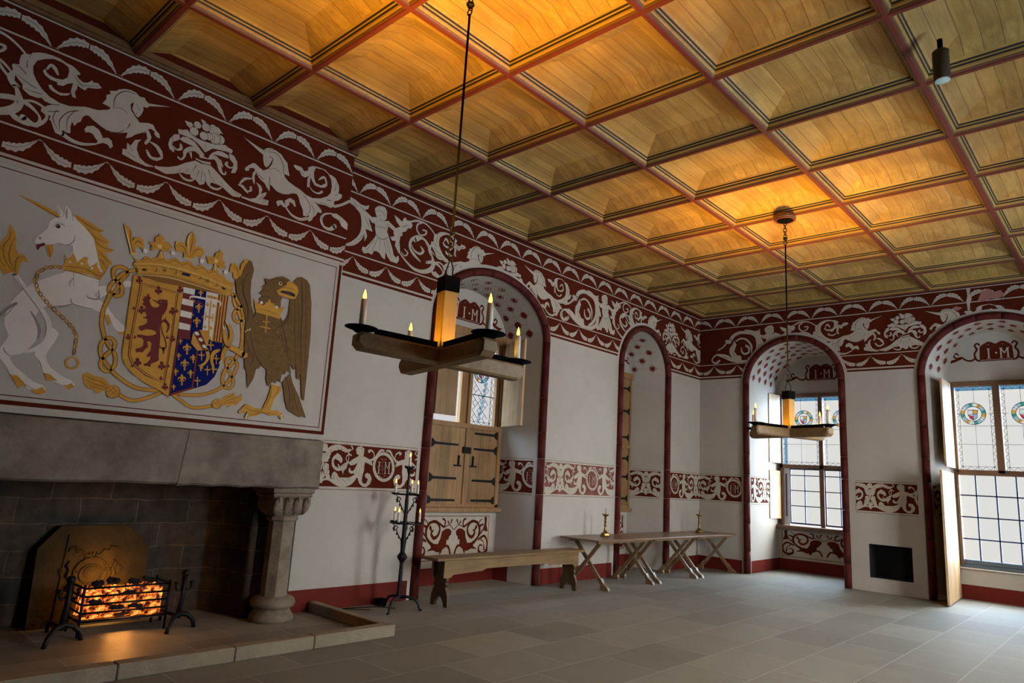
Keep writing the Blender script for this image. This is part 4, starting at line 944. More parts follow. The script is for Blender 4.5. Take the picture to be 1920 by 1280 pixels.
('N','k',[4607,1674,3,4597,1635,5]),
('N','k',[4672,1704,3,4650,1696,3]),
('N','k',[4723,1603,3,4775,1619,4]),
('N','k',[4621,1508,3,4636,1445,6]),
('N','k',[4661,1484,2,4707,1422,3]),
('N','k',[4741,1462,2,4792,1419,3]),
('N','k',[4833,1465,2,4868,1434,3]),
('N','k',[4947,1833,2,4998,1816,3,4996,1763,2]),
('N','k',[4929,1587,2,4930,1508,3]),
('N','k',[4977,1589,2,4973,1484,3]),
('N','k',[4841,1655,2,4883,1637,3]),
('N','k',[4535,1594,3,4527,1479,3])],
'wr':[('C','c',[5483,1621,38,5479,1559,38,5451,1506,38,5406,1472,38,5350,1460,38,5292,1473,38,5240,1508,38,5202,1560,37,5184,1620,37,5188,1682,38,5213,1734,38,5257,1769,38,5313,1783,38,5372,1771,38,5425,1736,38,5464,1684,38]),
('N','k',[5468,1630,2,5495,1612,3]),
('N','k',[5466,1580,2,5493,1562,3]),
('N','k',[5450,1535,2,5476,1517,3]),
('N','k',[5420,1499,2,5447,1481,3]),
('N','k',[5381,1476,2,5407,1458,3]),
('N','k',[5335,1469,2,5361,1451,3]),
('N','k',[5289,1477,2,5314,1459,3]),
('N','k',[5245,1500,2,5270,1482,3]),
('N','k',[5208,1536,2,5234,1518,3]),
('N','k',[5182,1580,2,5208,1562,3]),
('N','k',[5169,1629,2,5195,1612,3]),
('N','k',[5171,1678,2,5196,1661,3]),
('N','k',[5186,1723,2,5212,1706,3]),
('N','k',[5214,1759,2,5240,1742,3]),
('N','k',[5253,1783,2,5279,1765,3]),
('N','k',[5298,1791,2,5324,1774,3]),
('N','k',[5345,1784,2,5372,1766,3]),
('N','k',[5390,1762,2,5417,1744,3]),
('N','k',[5428,1726,2,5454,1708,3]),
('N','k',[5455,1681,2,5481,1663,3])],
'im':[('C','k',[5264,1677,12,5261,1613,12,5263,1542,12]),
('C','k',[5356,1679,12,5357,1607,12,5360,1546,12]),
('C','k',[5416,1679,12,5417,1610,12,5420,1545,12]),
('C','k',[5247,1678,6,5282,1678,6]),
('C','k',[5246,1541,6,5281,1541,6]),
('C','k',[5340,1680,6,5371,1680,6]),
('C','k',[5343,1544,6,5378,1544,6]),
('C','k',[5399,1680,6,5428,1679,6]),
('C','k',[5403,1543,6,5438,1544,6]),
('C','k',[5356,1675,7,5390,1609,7,5416,1677,8]),
('P','k',[5331,1681,4,5299,1666,4,5311,1632,4,5336,1606,4,5322,1578,4,5265,1589,4,5241,1622,4,5276,1641,4,5310,1605,4,5322,1544,4]),
('P','k',[5276,1719,4,5321,1694,4,5362,1717,4]),
('P','k',[5271,1722,4,5319,1714,4,5365,1724,4]),
('P','k',[5274,1515,4,5322,1538,4,5377,1513,4]),
('P','k',[5274,1512,4,5327,1497,4,5376,1516,4])],
'wp':[('R','p',[1400,394,1470,422,1496,458,1472,509,1531,479,1632,473,1681,545,1704,631,1788,668,1872,669,1933,635,1919,587,1882,564,1867,516,1831,528,1825,461,1882,456,1917,414,1948,352,1938,323,1912,340,1884,402,1832,433,1748,400,1705,340,1671,341,1680,369,1630,365,1529,395,1409,385]),
('R','k',[1513,452,50,1412,517,41,1344,577,31,1266,637,27,1188,698,14]),
('R','k',[1369,546,37,1345,662,51,1434,752,37,1571,752,34,1651,676,40,1622,589,44,1532,550,47,1465,607,44,1509,653,17]),
('R','k',[1399,744,34,1520,773,27,1622,744,27,1747,694,33,1766,771,30,1708,799,27]),
('R','k',[1360,511,27,1221,561,38,1135,487,31,1138,368,44,1234,311,58,1339,357,44,1323,431,24,1253,432,20]),
('R','k',[1755,687,15,1873,715,10,1973,656,13]),
('R','k',[1873,715,7,1833,761,30]),
('R','k',[1881,716,7,1921,783,33]),
('R','k',[1296,794,14,1365,749,17,1372,682,20]),
('R','k',[1259,722,24,1346,696,38]),
('R','k',[1228,480,10,1290,512,27]),
('R','k',[1433,688,51,1483,625,17]),
('R','k',[1200,375,34,1219,479,9]),
('R','p',[1164,807,1200,836,1238,809,1221,744,1258,653,1205,622,1130,623,1171,713])]
}
# ------------------------------------------------------------------ painted decoration tools
def frame_left(x0):  return lambda u,d,z: (x0-d, u, z)
def frame_far(y0):   return lambda u,d,z: (u, y0+d, z)
def cat(P, W=None, closed=False, n=4):
    m=len(P); out=[]; ow=[]
    rng=range(m if closed else m-1)
    for i in rng:
        a=P[i-1] if (closed or i>0) else P[0]; b=P[i]; c=P[(i+1)%m]; d=P[(i+2)%m] if (closed or i+2<m) else P[-1]
        for k in range(n):
            t=k/n; t2=t*t; t3=t2*t
            out.append(tuple(.5*((2*b[j])+(-a[j]+c[j])*t+(2*a[j]-5*b[j]+4*c[j]-d[j])*t2+(-a[j]+3*b[j]-3*c[j]+d[j])*t3) for j in (0,1)))
            if W: ow.append(W[i]*(1-t)+W[(i+1)%m]*t)
    if not closed: out.append(P[-1]); ow.append(W[-1]) if W else None
    return out, ow
def decode(item):
    c,t,o=item
    if t in 'ps':
        P=[(o[i]/1000,o[i+1]/1000) for i in range(0,len(o),2)]
        if t=='s': P,_=cat(P,None,True,3)
        tr=geometry.tessellate_polygon([[Vector((p[0],p[1],0)) for p in P]])
        return c,[[P[i] for i in f] for f in tr]
    if t=='o':
        x,y,r=[v/1000 for v in o]; n=14 if r<.03 else 24
        return c,[[(x+r*math.cos(2*PI*k/n),y+r*math.sin(2*PI*k/n)) for k in range(n)]]
    P=[(o[i]/1000,o[i+1]/1000) for i in range(0,len(o),3)]; Wd=[o[i]/1000 for i in range(2,len(o),3)]
    if t=='q': t='c'
    elif len(P)>2 or t=='c': P,Wd=cat(P,Wd,t=='c',4)
    n=len(P); q=[]
    L=[];R=[]
    for i in range(n):
        a=P[i-1] if (t=='c' or i>0) else P[0]; b=P[(i+1)%n] if (t=='c' or i<n-1) else P[-1]
        dx,dy=b[0]-a[0],b[1]-a[1]; l=math.hypot(dx,dy) or 1; nx,ny=-dy/l*Wd[i]/2,dx/l*Wd[i]/2
        L.append((P[i][0]+nx,P[i][1]+ny)); R.append((P[i][0]-nx,P[i][1]-ny))
    for i in range(n if t=='c' else n-1):
        j=(i+1)%n; q.append([L[i],L[j],R[j]]); q.append([L[i],R[j],R[i]])
    if t=='k':
        for k,i in ((0,0),(1,n-1)):
            if Wd[i]>.008: q.append([(P[i][0]+Wd[i]/2*math.cos(a*PI/5),P[i][1]+Wd[i]/2*math.sin(a*PI/5)) for a in range(10)])
    return c,q
def half(poly, a, b, keep_left=True):
    # clip to one side of the line a->b
    out=[]; s=1 if keep_left else -1
    def d(p): return s*((b[0]-a[0])*(p[1]-a[1])-(b[1]-a[1])*(p[0]-a[0]))
    n=len(poly)
    for i in range(n):
        p,q=poly[i],poly[(i+1)%n]; dp,dq=d(p),d(q)
        if dp>=0: out.append(p)
        if (dp>0 and dq<0) or (dp<0 and dq>0):
            t=dp/(dp-dq); out.append((p[0]+(q[0]-p[0])*t,p[1]+(q[1]-p[1])*t))
    return out if len(out)>2 else []
def inside(poly, rect):
    u0,z0,u1,z1=rect
    for a,b in (((u0,z0),(u1,z0)),((u1,z0),(u1,z1)),((u1,z1),(u0,z1)),((u0,z1),(u0,z0))):
        poly=half(poly,a,b)
        if not poly: return []
    return poly
def outside(polys, conv):
    # remove a convex CCW shape
    us=[p[0] for p in conv]; zs=[p[1] for p in conv]; bb=(min(us),min(zs),max(us),max(zs)); res=[]
    for poly in polys:
        pu=[p[0] for p in poly]; pz=[p[1] for p in poly]
        if max(pu)<=bb[0] or min(pu)>=bb[2] or max(pz)<=bb[1] or min(pz)>=bb[3]: res.append(poly); continue
        rest=poly; n=len(conv)
        for i in range(n):
            a,b=conv[i],conv[(i+1)%n]
            o=half(rest,a,b,False)
            if o: res.append(o)
            rest=half(rest,a,b,True)
            if not rest: break
    return res
def rectp(u0,z0,u1,z1): return [(u0,z0),(u1,z0),(u1,z1),(u0,z1)]
class Paint:
    # flat painted shapes on a wall plane; d<0 is into the room
    def __init__(s, fr, base=.002): s.fr=fr; s.mb=MB(); s.mats=[]; s.k=0; s.base=base
    def mi(s,c):
        m=PAL[c] if isinstance(c,str) else c
        if m not in s.mats: s.mats.append(m)
        return s.mats.index(m)
    def faces(s,c,polys,holes=(),rect=None,lift=None):
        if lift is None: s.k+=1; dd=-(s.base+s.k*3e-5)
        else: dd=-lift
        for p in polys:
            if rect: p=inside(p,rect)
            if not p: continue
            for q in (outside([p],None) if False else s.cut([p],holes)):
                s.mb.add([s.fr(u,dd,z) for u,z in q],[tuple(range(len(q)))],s.mi(c))
    def cut(s,ps,holes):
        for h in holes: ps=outside(ps,h)
        return ps
    def art(s,group,du=0.0,dz=0.0,mirror=None,holes=(),rect=None,scale=(1,1),org=None,remap=None,start=0):
        for it in ART[group][start:]:
            c,ps=decode(it)
            if remap: c=remap.get(c,c)
            out=[]
            for p in ps:
                q=[]
                for u,z in p:
                    if org: u=org[0]+(u-org[0])*scale[0]; z=org[1]+(z-org[1])*scale[1]
                    if mirror is not None: u=2*mirror-u
                    q.append((u+du,z+dz))
                ar=sum(q[i][0]*q[(i+1)%len(q)][1]-q[(i+1)%len(q)][0]*q[i][1] for i in range(len(q)))
                if ar<0: q.reverse()
                out.append(q)
            s.faces(c,out,holes,rect)
    def build(s,name,parent=None,**k):
        o=s.mb.build(name,s.mats,parent); return o
def arch(u0,u1,spring,apex,n=28,z0=-.05):
    c=(u0+u1)/2; r=(u1-u0)/2; b=apex-spring
    pts=[(u0,z0),(u1,z0)]
    for k in range(n+1):
        a=PI*k/n; pts.append((c+r*math.cos(a),spring+b*math.sin(a)))
    return pts           # counter-clockwise, convex
# name: plane frame, outer margin u0,u1, spring, apex, recess back (ub0,ub1,depth)
A1=dict(fr=frame_left(0.0),u0=5.866,u1=8.472,sp=3.74,ap=4.69,b0=6.45,b1=8.20,d=.74,lo=-.74)
A2=dict(fr=frame_left(0.0),u0=10.39,u1=12.33,sp=3.74,ap=4.68,b0=10.75,b1=11.97,d=.74,lo=-.74)
A3=dict(fr=frame_far(D),u0=.925,u1=3.01,sp=3.74,ap=4.73,b0=1.04,b1=2.90,d=1.58,lo=0)
A4=dict(fr=frame_far(D),u0=4.10,u1=6.42,sp=3.74,ap=4.81,b0=4.45,b1=5.88,d=.87,lo=0)
for A in (A1,A2,A3,A4):
    A['outer']=arch(A['u0'],A['u1'],A['sp'],A['ap'])
    A['hole']=arch(A['u0']+.15,A['u1']-.15,A['sp'],A['ap']-.15)
HC=5.235
# ------------------------------------------------------------------ walls
X1=8.86; Y0=-1.95
def wall(name,fr,rect,holes,mat=plaster,thick=None):
    ps=[rectp(*rect)]
    for h in holes: ps=outside(ps,h)
    m=MB()
    for p in ps: m.add([fr(u,0,z) for u,z in p],[tuple(range(len(p)))])
    return tag(m.build(name,mat),kind='structure')
NICHE=(3.255,.235,3.93,.80)
wall_left=wall('wall_left',frame_left(0.0),(4.19,0,D,HC+.2),[A1['hole'],A2['hole']])
wall('wall_left_near',frame_left(0.0),(Y0,0,.30,HC+.2),[])
wall_far=wall('wall_far',frame_far(D),(0,0,X1,HC+.2),[A3['hole'],A4['hole'],rectp(*NICHE)])
RW=[(5.15,6.55),(9.4,10.9)]  # openings of the windows added for light from the right
def frame_right(u,d,z): return (X1+d,u,z)
wall('wall_right',frame_right,(Y0,0,D,HC+.2),[rectp(a,.9,b,3.5) for a,b in RW])
wall('wall_back',frame_far(Y0),(0,0,X1,HC+.2),[])
# dark recess in the far wall
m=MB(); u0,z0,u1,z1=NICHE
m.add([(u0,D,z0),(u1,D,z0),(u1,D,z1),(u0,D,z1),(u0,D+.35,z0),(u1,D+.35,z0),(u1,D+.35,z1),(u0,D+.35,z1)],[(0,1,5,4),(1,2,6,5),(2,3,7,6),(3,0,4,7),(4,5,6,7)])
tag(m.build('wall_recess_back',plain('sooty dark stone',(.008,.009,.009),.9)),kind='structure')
# chimney breast
BX=.396
m=MB()
m.add([(BX,.25,1.866),(BX,4.2,1.866),(BX,4.2,HC+.1),(BX,.25,HC+.1),(0,4.2,1.866),(0,4.2,HC+.1),(0,.25,1.866),(0,.25,HC+.1)],[(0,1,2,3),(1,4,5,2),(6,0,3,7),(0,6,4,1)])
breast=tag(m.build('wall_chimney_breast',plaster),kind='structure')
# ------------------------------------------------------------------ frieze painting
ZT=5.222
def frieze_bands(P,rect_u,holes,z_off=0):
    u0,u1=rect_u
    P.faces('RD',[rectp(u0,3.877,u1,HC+.19)],holes,lift=.0015)
    for a,b in ((5.207,5.222),(4.957,4.974),(4.178,4.194),(3.912,3.938)):
        P.faces('C',[rectp(u0,a,u1,b)],holes,lift=.0018)
def leaf(u0,z0,u1,z1,bulge,w):
    # curled leaf: spine from point 0 to point 1, scalloped edges
    sp=[];n=11
    for i in range(n+1):
        t=i/n; x=u0+(u1-u0)*t; z=z0+(z1-z0)*t+bulge*math.sin(PI*t)
        sp.append((x,z))
    L=[];R=[]
    for i in range(n+1):
        a=sp[max(i-1,0)];b=sp[min(i+1,n)];dx,dz=b[0]-a[0],b[1]-a[1];l=math.hypot(dx,dz)
        t=i/n; ww=w*(math.sin(PI*.5*min(t*1.45+.03,1))**1.1)*(1.0 if t<.75 else 1-.9*(t-.75))*(1.0 if i%2 else .70)
        if i==0: ww=.001
        if i==n: ww=w*.62
        L.append((sp[i][0]-dz/l*ww,sp[i][1]+dx/l*ww));R.append((sp[i][0]+dz/l*ww*.8,sp[i][1]-dx/l*ww*.8))
    q=[]
    for i in range(n): q.append([R[i],R[i+1],L[i+1]]);q.append([R[i],L[i+1],L[i]])
    vein=[]
    for i in range(n-1):
        a,b=sp[i],sp[i+1]; vein.append([(a[0],a[1]-.002),(b[0],b[1]-.002),(b[0],b[1]+.002),(a[0],a[1]+.002)])
    return q,vein
def fix(ps):
    o=[]
    for q in ps:
        ar=sum(q[i][0]*q[(i+1)%len(q)][1]-q[(i+1)%len(q)][0]*q[i][1] for i in range(len(q)))
        o.append(q if ar>0 else q[::-1])
    return o
def garlands(P,u0,u1,ph_up,ph_lo,holes,rect):
    per=.514
    k=math.floor((u0-ph_up)/per)
    while ph_up+k*per<u1:
        a=ph_up+k*per; k+=1
        for x0,x1,s in ((a+.02,a+.25,1),(a+.50,a+.26,1)):
            q,v=leaf(x0,4.987,x1,5.135,.050*s,.047); P.faces('C',fix(q),holes,rect,lift=.0022); P.faces('N',fix(v),holes,rect,lift=.0026)
        P.faces('C',fix([[(a,4.992),(a+.04,4.985),(a+.04,4.991)],[(a-.03,4.985),(a,4.992),(a-.03,4.991)]]),holes,rect,lift=.0021)
    k=math.floor((u0-ph_lo)/per)
    while ph_lo+k*per<u1:
        a=ph_lo+k*per; k+=1
        for x0,x1 in ((a+.02,a+.25),(a+.50,a+.27)):
            q,v=leaf(x0,4.135,x1,4.01,-.045,.045); P.faces('C',fix(q),holes,rect,lift=.0022); P.faces('N',fix(v),holes,rect,lift=.0026)
        P.faces('C',fix([[(a-.03,4.13),(a,4.138),(a+.03,4.13),(a,4.146)]]),holes,rect,lift=.0021)
def motif_set(P,base,holes,rect,only=None):
    # base: offset from the positions of the first run along the left wall
    for g,off in (('ch',0),('rd',-5.01),('uR',4.914),('bk',4.89),('uL',4.86)):
        if only and g not in only: continue
        P.art(g,du=base+off,holes=holes,rect=rect)
MR=lambda a,b:(a,4.198,b,4.953)
# left wall
P=Paint(frame_left(0.0)); H=[A1['outer'],A2['outer']]; 
frieze_bands(P,(4.2,D),H); garlands(P,4.2,D,4.56,5.085,H,(4.2,3.94,D,5.205))
motif_set(P,0,H,MR(4.2,D),('ch','uR','bk','uL')); P.k=0
motif_set(P,5.01,H,MR(4.2,D),('ch','rd')); P.art('uR',du=9.84,holes=H,rect=MR(4.2,D)); P.art('bk',du=9.82,holes=H,rect=MR(4.2,D)); P.art('uL',du=9.82,holes=H,rect=MR(4.2,D))
P.build('painted_frieze',wall_left)
# far wall
P=Paint(frame_far(D)); H=[A3['outer'],A4['outer']]
frieze_bands(P,(0,X1),H); garlands(P,0,X1,.823,.84,H,(0.0,3.94,X1,5.205))
motif_set(P,-3.39,H,MR(0,X1)); motif_set(P,1.62,H,MR(0,X1))
for c_,pts in (('C',[(4.97,4.82),(5.00,4.83),(5.01,4.95),(5.04,5.02),(5.01,5.10),(5.03,5.21),(4.97,5.21),(4.98,5.08),(4.96,5.0)]),('P',[(5.12,4.98),(5.2,4.95),(5.3,4.99),(5.42,4.97),(5.5,5.04),(5.45,5.12),(5.36,5.10),(5.28,5.17),(5.18,5.12)]),('P',[(4.70,4.86),(4.82,4.84),(4.90,4.88),(4.80,4.92)])): P.faces(c_,fix([[pts[i] for i in f] for f in geometry.tessellate_polygon([[Vector((a,b_,0)) for a,b_ in pts]])]),H,lift=.004)
P.build('painted_frieze',wall_far)
# right and back walls carry the same bands
for fr,u0,u1,nm in ((lambda u,d,z:(X1+d,u,z),Y0,D,'wall_right'),(lambda u,d,z:(u,Y0-d,z),0,X1,'wall_back')):
    P=Paint(fr); frieze_bands(P,(u0,u1),[]); P.build('painted_frieze',bpy.data.objects[nm])
# breast
P=Paint(frame_left(BX)); frieze_bands(P,(.25,4.2),[]); garlands(P,.25,4.2,1.641,1.68,[],(.25,3.94,4.2,5.205))
for g in ('uR','bk','uL'): P.art(g,rect=MR(.25,4.2))
P.art('ch',du=-4.89,rect=MR(.25,4.2))
for a,b,c in ((3.858,3.896,'C'),): P.faces(c,[rectp(.25,a,4.2,b)],lift=.0017)
P.build('painted_frieze',breast)
# mural with its red border
P=Paint(frame_left(BX),.003)
def border(P,u0,z0,u1,z1,w,c,lift):
    P.faces(c,[rectp(u0,z0,u1,z0+w),rectp(u0,z1-w,u1,z1),rectp(u0,z0+w,u0+w,z1-w),rectp(u1-w,z0+w,u1,z1-w)],lift=lift)
border(P,.45,1.925,4.188,3.893,.036,'RD',.0016); border(P,.52,1.995,4.122,3.822,.008,'RD',.0018)
P.art('mural')
mural=P.build('painted_heraldic_mural',breast); mural['label']='painted unicorn, crowned shield and eagle within a red border'
# ------------------------------------------------------------------ dado band
paler=plain('faded red band paint',(.20,.085,.070),.9,spec=.05,noise=.4,nscale=5,dark=(.13,.035,.027))  # paler, pinker red for the band between the two left arches
def dado(P,u0,u1,palm,holes=(),full=None):
    P.faces(full or 'RD',[rectp(u0,1.362,u1,1.856)],holes,lift=.0015)
    P.faces('C',[rectp(u0,1.335,u1,1.362),rectp(u0,1.856,u1,1.884)],holes,lift=.0013)
    P.faces('N',[rectp(u0,1.884,u1,1.889),rectp(u0,1.329,u1,1.335)],holes,lift=.0018)
    rect=(u0,1.364,u1,1.854); per=1.736
    k=math.floor((u0-palm)/per)-1
    while palm+k*per<u1+.9:
        o=palm+k*per-4.466; k+=1
        P.art('dd',du=o,holes=holes,rect=rect); P.art('dd',mirror=4.466,du=o,holes=holes,rect=rect)
        P.art('wr',du=o,holes=holes,rect=rect); P.art('im',du=o,holes=holes,rect=rect)
    P.k=0
P=Paint(frame_left(0.0)); 
dado(P,4.2,A1['u0'],4.466); dado(P,A1['u1'],A2['u0'],8.86,full=paler); dado(P,A2['u1'],D,11.66); P.build('painted_dado_band',wall_left)
P=Paint(frame_far(D)); dado(P,0,A3['u0'],-.10); dado(P,A3['u1']+.06,A4['u0']-.04,3.31); dado(P,A4['u1'],X1,7.4); P.build('painted_dado_band',wall_far)
# skirting paint
def base(name,fr,spans,h=.235):
    m=MB()
    for a,b in spans:
        A=[fr(a,0,0),fr(b,0,0),fr(b,0,h),fr(a,0,h),fr(a,-.006,0),fr(b,-.006,0),fr(b,-.006,h),fr(a,-.006,h)]
        m.add(A,[(4,5,6,7),(7,6,2,3),(0,4,7,3),(5,1,2,6)])
    return tag(m.build(name,redbase),kind='structure')
base('baseboard_left',frame_left(0.0),[(4.2,5.866),(8.472,10.39),(12.33,D)])
base('baseboard_far',frame_far(D),[(0,.925),(A4['u1'],X1)])
base('baseboard_right',frame_right,[(Y0,D)])
# ------------------------------------------------------------------ window alcoves
def alcove(A,idx,win,baseb=True):
    fr=A['fr']; n=28
    def outline(u0,u1,sp,ap):
        c=(u0+u1)/2;r=(u1-u0)/2;b=ap-sp; pts=[(u1,0),(u1,sp*.34),(u1,sp*.67)]
        for k in range(n+1): a=PI*k/n; pts.append((c+r*math.cos(a),sp+b*math.sin(a)))
        return pts+[(u0,sp*.67),(u0,sp*.34),(u0,0)]
    F=outline(A['u0']+.15,A['u1']-.15,A['sp'],A['ap']-.15); Bk=outline(A['b0'],A['b1'],A['sp'],A['ap']-.21)
    A['F']=F;A['Bk']=Bk
    m=MB(); N=len(F); st=6
    for j in range(st+1):
        t=j/st
        for i in range(N): m.v.append(fr(F[i][0]*(1-t)+Bk[i][0]*t,A['d']*t,F[i][1]*(1-t)+Bk[i][1]*t))
    for j in range(st):
        for i in range(N-1): m.f.append((j*N+i,j*N+i+1,(j+1)*N+i+1,(j+1)*N+i)); m.m.append(0); m.sm.append(i>2 and i<N-4)
    ps=[[(u,z) for u,z in Bk]]
    ps=outside(ps,rectp(*win))
    for p in ps: m.add([fr(u,A['d'],z) for u,z in p],[tuple(range(len(p)))])
    o=tag(m.build('wall_window_alcove',plaster),kind='structure')
    # skirting along reveals and back
    mb=MB()
    h=.235
    for (ua,da),(ub,db) in (((A['u0']+.15,.09),(A['b0'],A['d'])),((A['b0'],A['d']),(A['b1'],A['d'])),((A['b1'],A['d']),(A['u1']-.15,.09))):
        dx,dy=ub-ua,db-da; l=math.hypot(dx,dy); nx,ny=dy/l*.006,-dx/l*.006
        mb.add([fr(ua+nx,da+ny,0),fr(ub+nx,db+ny,0),fr(ub+nx,db+ny,h),fr(ua+nx,da+ny,h),fr(ub,db,h),fr(ua,da,h)],[(0,1,2,3),(3,2,4,5)])
    mb.build('skirting',redbase,o)
    # dado band on the reveals
    def revfr(side):
        if side==1: a,b=A['b1'],A['u1']-.15; 
        else: a,b=A['u0']+.15,A['b0']
        if side==1: f=lambda u,dd,z: fr(a+(b-a)*u/L-.0+dd*1.0, A['d']*(1-u/L)-.0, z)
        else: f=lambda u,dd,z: fr(a+(b-a)*u/L-dd*1.0, A['d']*(u/L), z)
        L=math.hypot(b-a,A['d']); return f,L
    for side in (1,-1):
        L=math.hypot((A['u1']-.15-A['b1']) if side==1 else (A['b0']-A['u0']-.15),A['d'])
        a,b=(A['b1'],A['u1']-.15) if side==1 else (A['u0']+.15,A['b0'])
        if side==1: f=(lambda a,b,L:(lambda u,dd,z: fr(a+(b-a)*u/L+dd, A['d']*(1-u/L), z)))(a,b,L)
        else: f=(lambda a,b,L:(lambda u,dd,z: fr(a+(b-a)*u/L-dd, A['d']*(u/L), z)))(a,b,L)
        P=Paint(f); sp=L-.10
        dado(P,0.02 if side==1 else .10, sp if side==1 else L-.02, (L*.5-.62 if idx==1 else L*.5))
        P.build('painted_dado_band',o)
    # painted vault: rosettes and thin lines
    seg=[0]
    for i in range(1,N): seg.append(seg[-1]+math.hypot(F[i][0]-F[i-1][0],F[i][1]-F[i-1][1]))
    s0,s1=seg[3],seg[3+n]
    def vp(s,d,off=.003):
        i=3
        while i<3+n-1 and seg[i+1]<s: i+=1
        t=(s-seg[i])/(seg[i+1]-seg[i]); dd=d/A['d']
        p=[(F[i][k]*(1-t)+F[i+1][k]*t)*(1-dd)+(Bk[i][k]*(1-t)+Bk[i+1][k]*t)*dd for k in (0,1)]
        c=((A['u0']+A['u1'])/2,A['sp']); vx,vz=c[0]-p[0],c[1]-p[1]; l=math.hypot(vx,vz) or 1
        return fr(p[0]+vx/l*off,d,p[1]+vz/l*off)
    mv=MB(); per=(s1-s0)/max(4,round((s1-s0)/.36)); rows=max(2,round(A['d']/.30)); pd=A['d']/rows
    def quadd(pts,mi,off):
        mv.add([vp(min(max(s,s0),s1),min(max(d,.04),A['d']-.02),off) for s,d in pts],[tuple(range(len(pts)))],mi)
    R=.085
    ns=round((s1-s0)/per)
    for j in range(rows*2):
        d=(j+.5)*pd/2
        for i in range(ns+1):
            s=s0+(i+(.5 if j%2 else 0))*per
            if s-R<s0 or s+R>s1 or d-R<.03 or d+R>A['d']: continue
            quadd([(s-R,d),(s,d-R),(s+R,d),(s,d+R)],0,.003)
            for q in range(4):
                a=q*PI/2; ca,sa=math.cos(a),math.sin(a)
                quadd([(s,d),(s+ca*R*.48-sa*R*.30,d+sa*R*.48+ca*R*.30),(s+ca*R*.93,d+sa*R*.93),(s+ca*R*.48+sa*R*.30,d+sa*R*.48-ca*R*.30)],1,.0045)
                quadd([(s-.004+0,d)]*0 or [(s+R*math.cos(q*PI/2)-.002,d+R*math.sin(q*PI/2)-.002),(s+(per/2-.0)*math.cos(q*PI/2)*.999-.002,d+(pd/2)*math.sin(q*PI/2)-.002),(s+(per/2)*math.cos(q*PI/2)+.002,d+(pd/2)*math.sin(q*PI/2)+.002),(s+R*math.cos(q*PI/2)+.002,d+R*math.sin(q*PI/2)+.002)],2,.0035)
    mv.build('painted_vault_rosettes',[redbase,plaster,PAL['P']],o)
    return o
def cartouche(A,uc,zc,w,parent):
    P=Paint(A['fr'],.003)
    fr=A['fr']; P.fr=lambda u,d,z: fr(u,A['d']+d,z)
    s=w/.50
    def Q(pts): return [(uc+x*s,zc+z*s) for x,z in pts]
    P.faces('RD',[Q([(-.25,-.14),(.25,-.14),(.24,.12),(-.24,.12)])])
    P.faces('C',[Q([(-.235,-.115),(.235,-.115),(.235,-.122),(-.235,-.122)][::-1])])
    for sg in (1,-1):
        def add(t,o):
            c,ps=decode(('RD',t,[v for v in o])); P.faces('RD',fix(ps))
        def K(pts,ws):
            o=[]
            for i,(x,z) in enumerate(pts):
                ww=ws[min(i,len(ws)-1)]; o+=[1000*(uc+sg*x*s),1000*(zc+z*s),1000*ww*s]
            add('k',o)
        K([(.25,-.13),(.30,-.10),(.32,0),(.28,.08),(.31,.15),(.27,.19),(.24,.16)],[.03,.035,.03,.035,.03,.03,.03])
        K([(.31,-.08),(.38,-.12),(.46,-.10),(.52,-.05),(.60,-.06),(.64,-.01),(.60,.03),(.57,0)],[.03,.035,.03,.03,.03,.03,.03,.025])
        K([(.52,-.07),(.62,-.10),(.70,-.12),(.76,-.10)],[.02,.05,.05,.012])
        K([(.03,.15),(.10,.185),(.17,.15),(.22,.13)],[.05,.05,.045,.02])
    P.faces('RD',fix([Q([(-.20,.12),(.20,.12),(.12,.15),(0,.17),(-.12,.15)])]))
    def bar(x0,z0,x1,z1,t): 
        dx,dz=x1-x0,z1-z0;l=math.hypot(dx,dz);nx,nz=-dz/l*t/2,dx/l*t/2
        P.faces('C',fix([Q([(x0+nx,z0+nz),(x1+nx,z1+nz),(x1-nx,z1-nz),(x0-nx,z0-nz)])]))
    bar(-.11,-.09,-.11,.08,.022)
    for z in (-.09,.08): bar(-.135,z,-.085,z,.010)
    P.faces('C',fix([Q([(-.02,0),(0,.02),(.02,0),(0,-.02)])]))
    for x in (.07,.17):
        bar(x,-.09,x,.08,.022)
        for z in (-.09,.08): bar(x-.022,z,x+.022,z,.010)
    bar(.07,.08,.12,-.01,.016); bar(.17,.08,.12,-.01,.016)
    P.build('painted_letter_cartouche',parent)
def underpanel(A,ua,ub,z0,z1,uaxis,parent,frame=.07):
    fr=A['fr']; P=Paint(lambda u,d,z: fr(u,A['d']+d,z),.002)
    P.faces(cream,[rectp(ua,z0,ub,z1)],lift=.001)
    a,b,c,d=ua+.05,z0+.035,ub-.05,z1-.03
    border(P,a,b,c,d,.010,'R' if False else 'RD',.0015)
    sx=((c-a)/2-.03)/(.873-.03); sz=(d-b-.02)/.56
    for mir in (None,1.982):
        P.art('wp',mirror=mir,org=(1.982,.55),scale=(sx,sz),du=(a+c)/2-1.982,dz=(b+d)/2-.55,remap={'R':'RD'},rect=(a+.012,b+.012,c-.012,d-.012))
    P.build('painted_panel',parent)
al1=alcove(A1,1,(6.60,1.03,8.14,3.80)); cartouche(A1,7.30,4.10,.50,al1)
underpanel(A1,6.50,8.10,.30,1.0,0,al1)
al2=alcove(A2,2,(10.87,1.05,11.93,3.80)); cartouche(A2,11.36,4.12,.40,al2); underpanel(A2,10.80,11.93,.30,1.0,0,al2)
al3=alcove(A3,3,(1.09,.90,2.85,3.69)); cartouche(A3,2.0,4.14,.50,al3); underpanel(A3,1.05,2.89,.245,.86,0,al3)
al4=alcove(A4,4,(4.50,.54,5.83,3.70)); cartouche(A4,5.21,4.22,.50,al4)
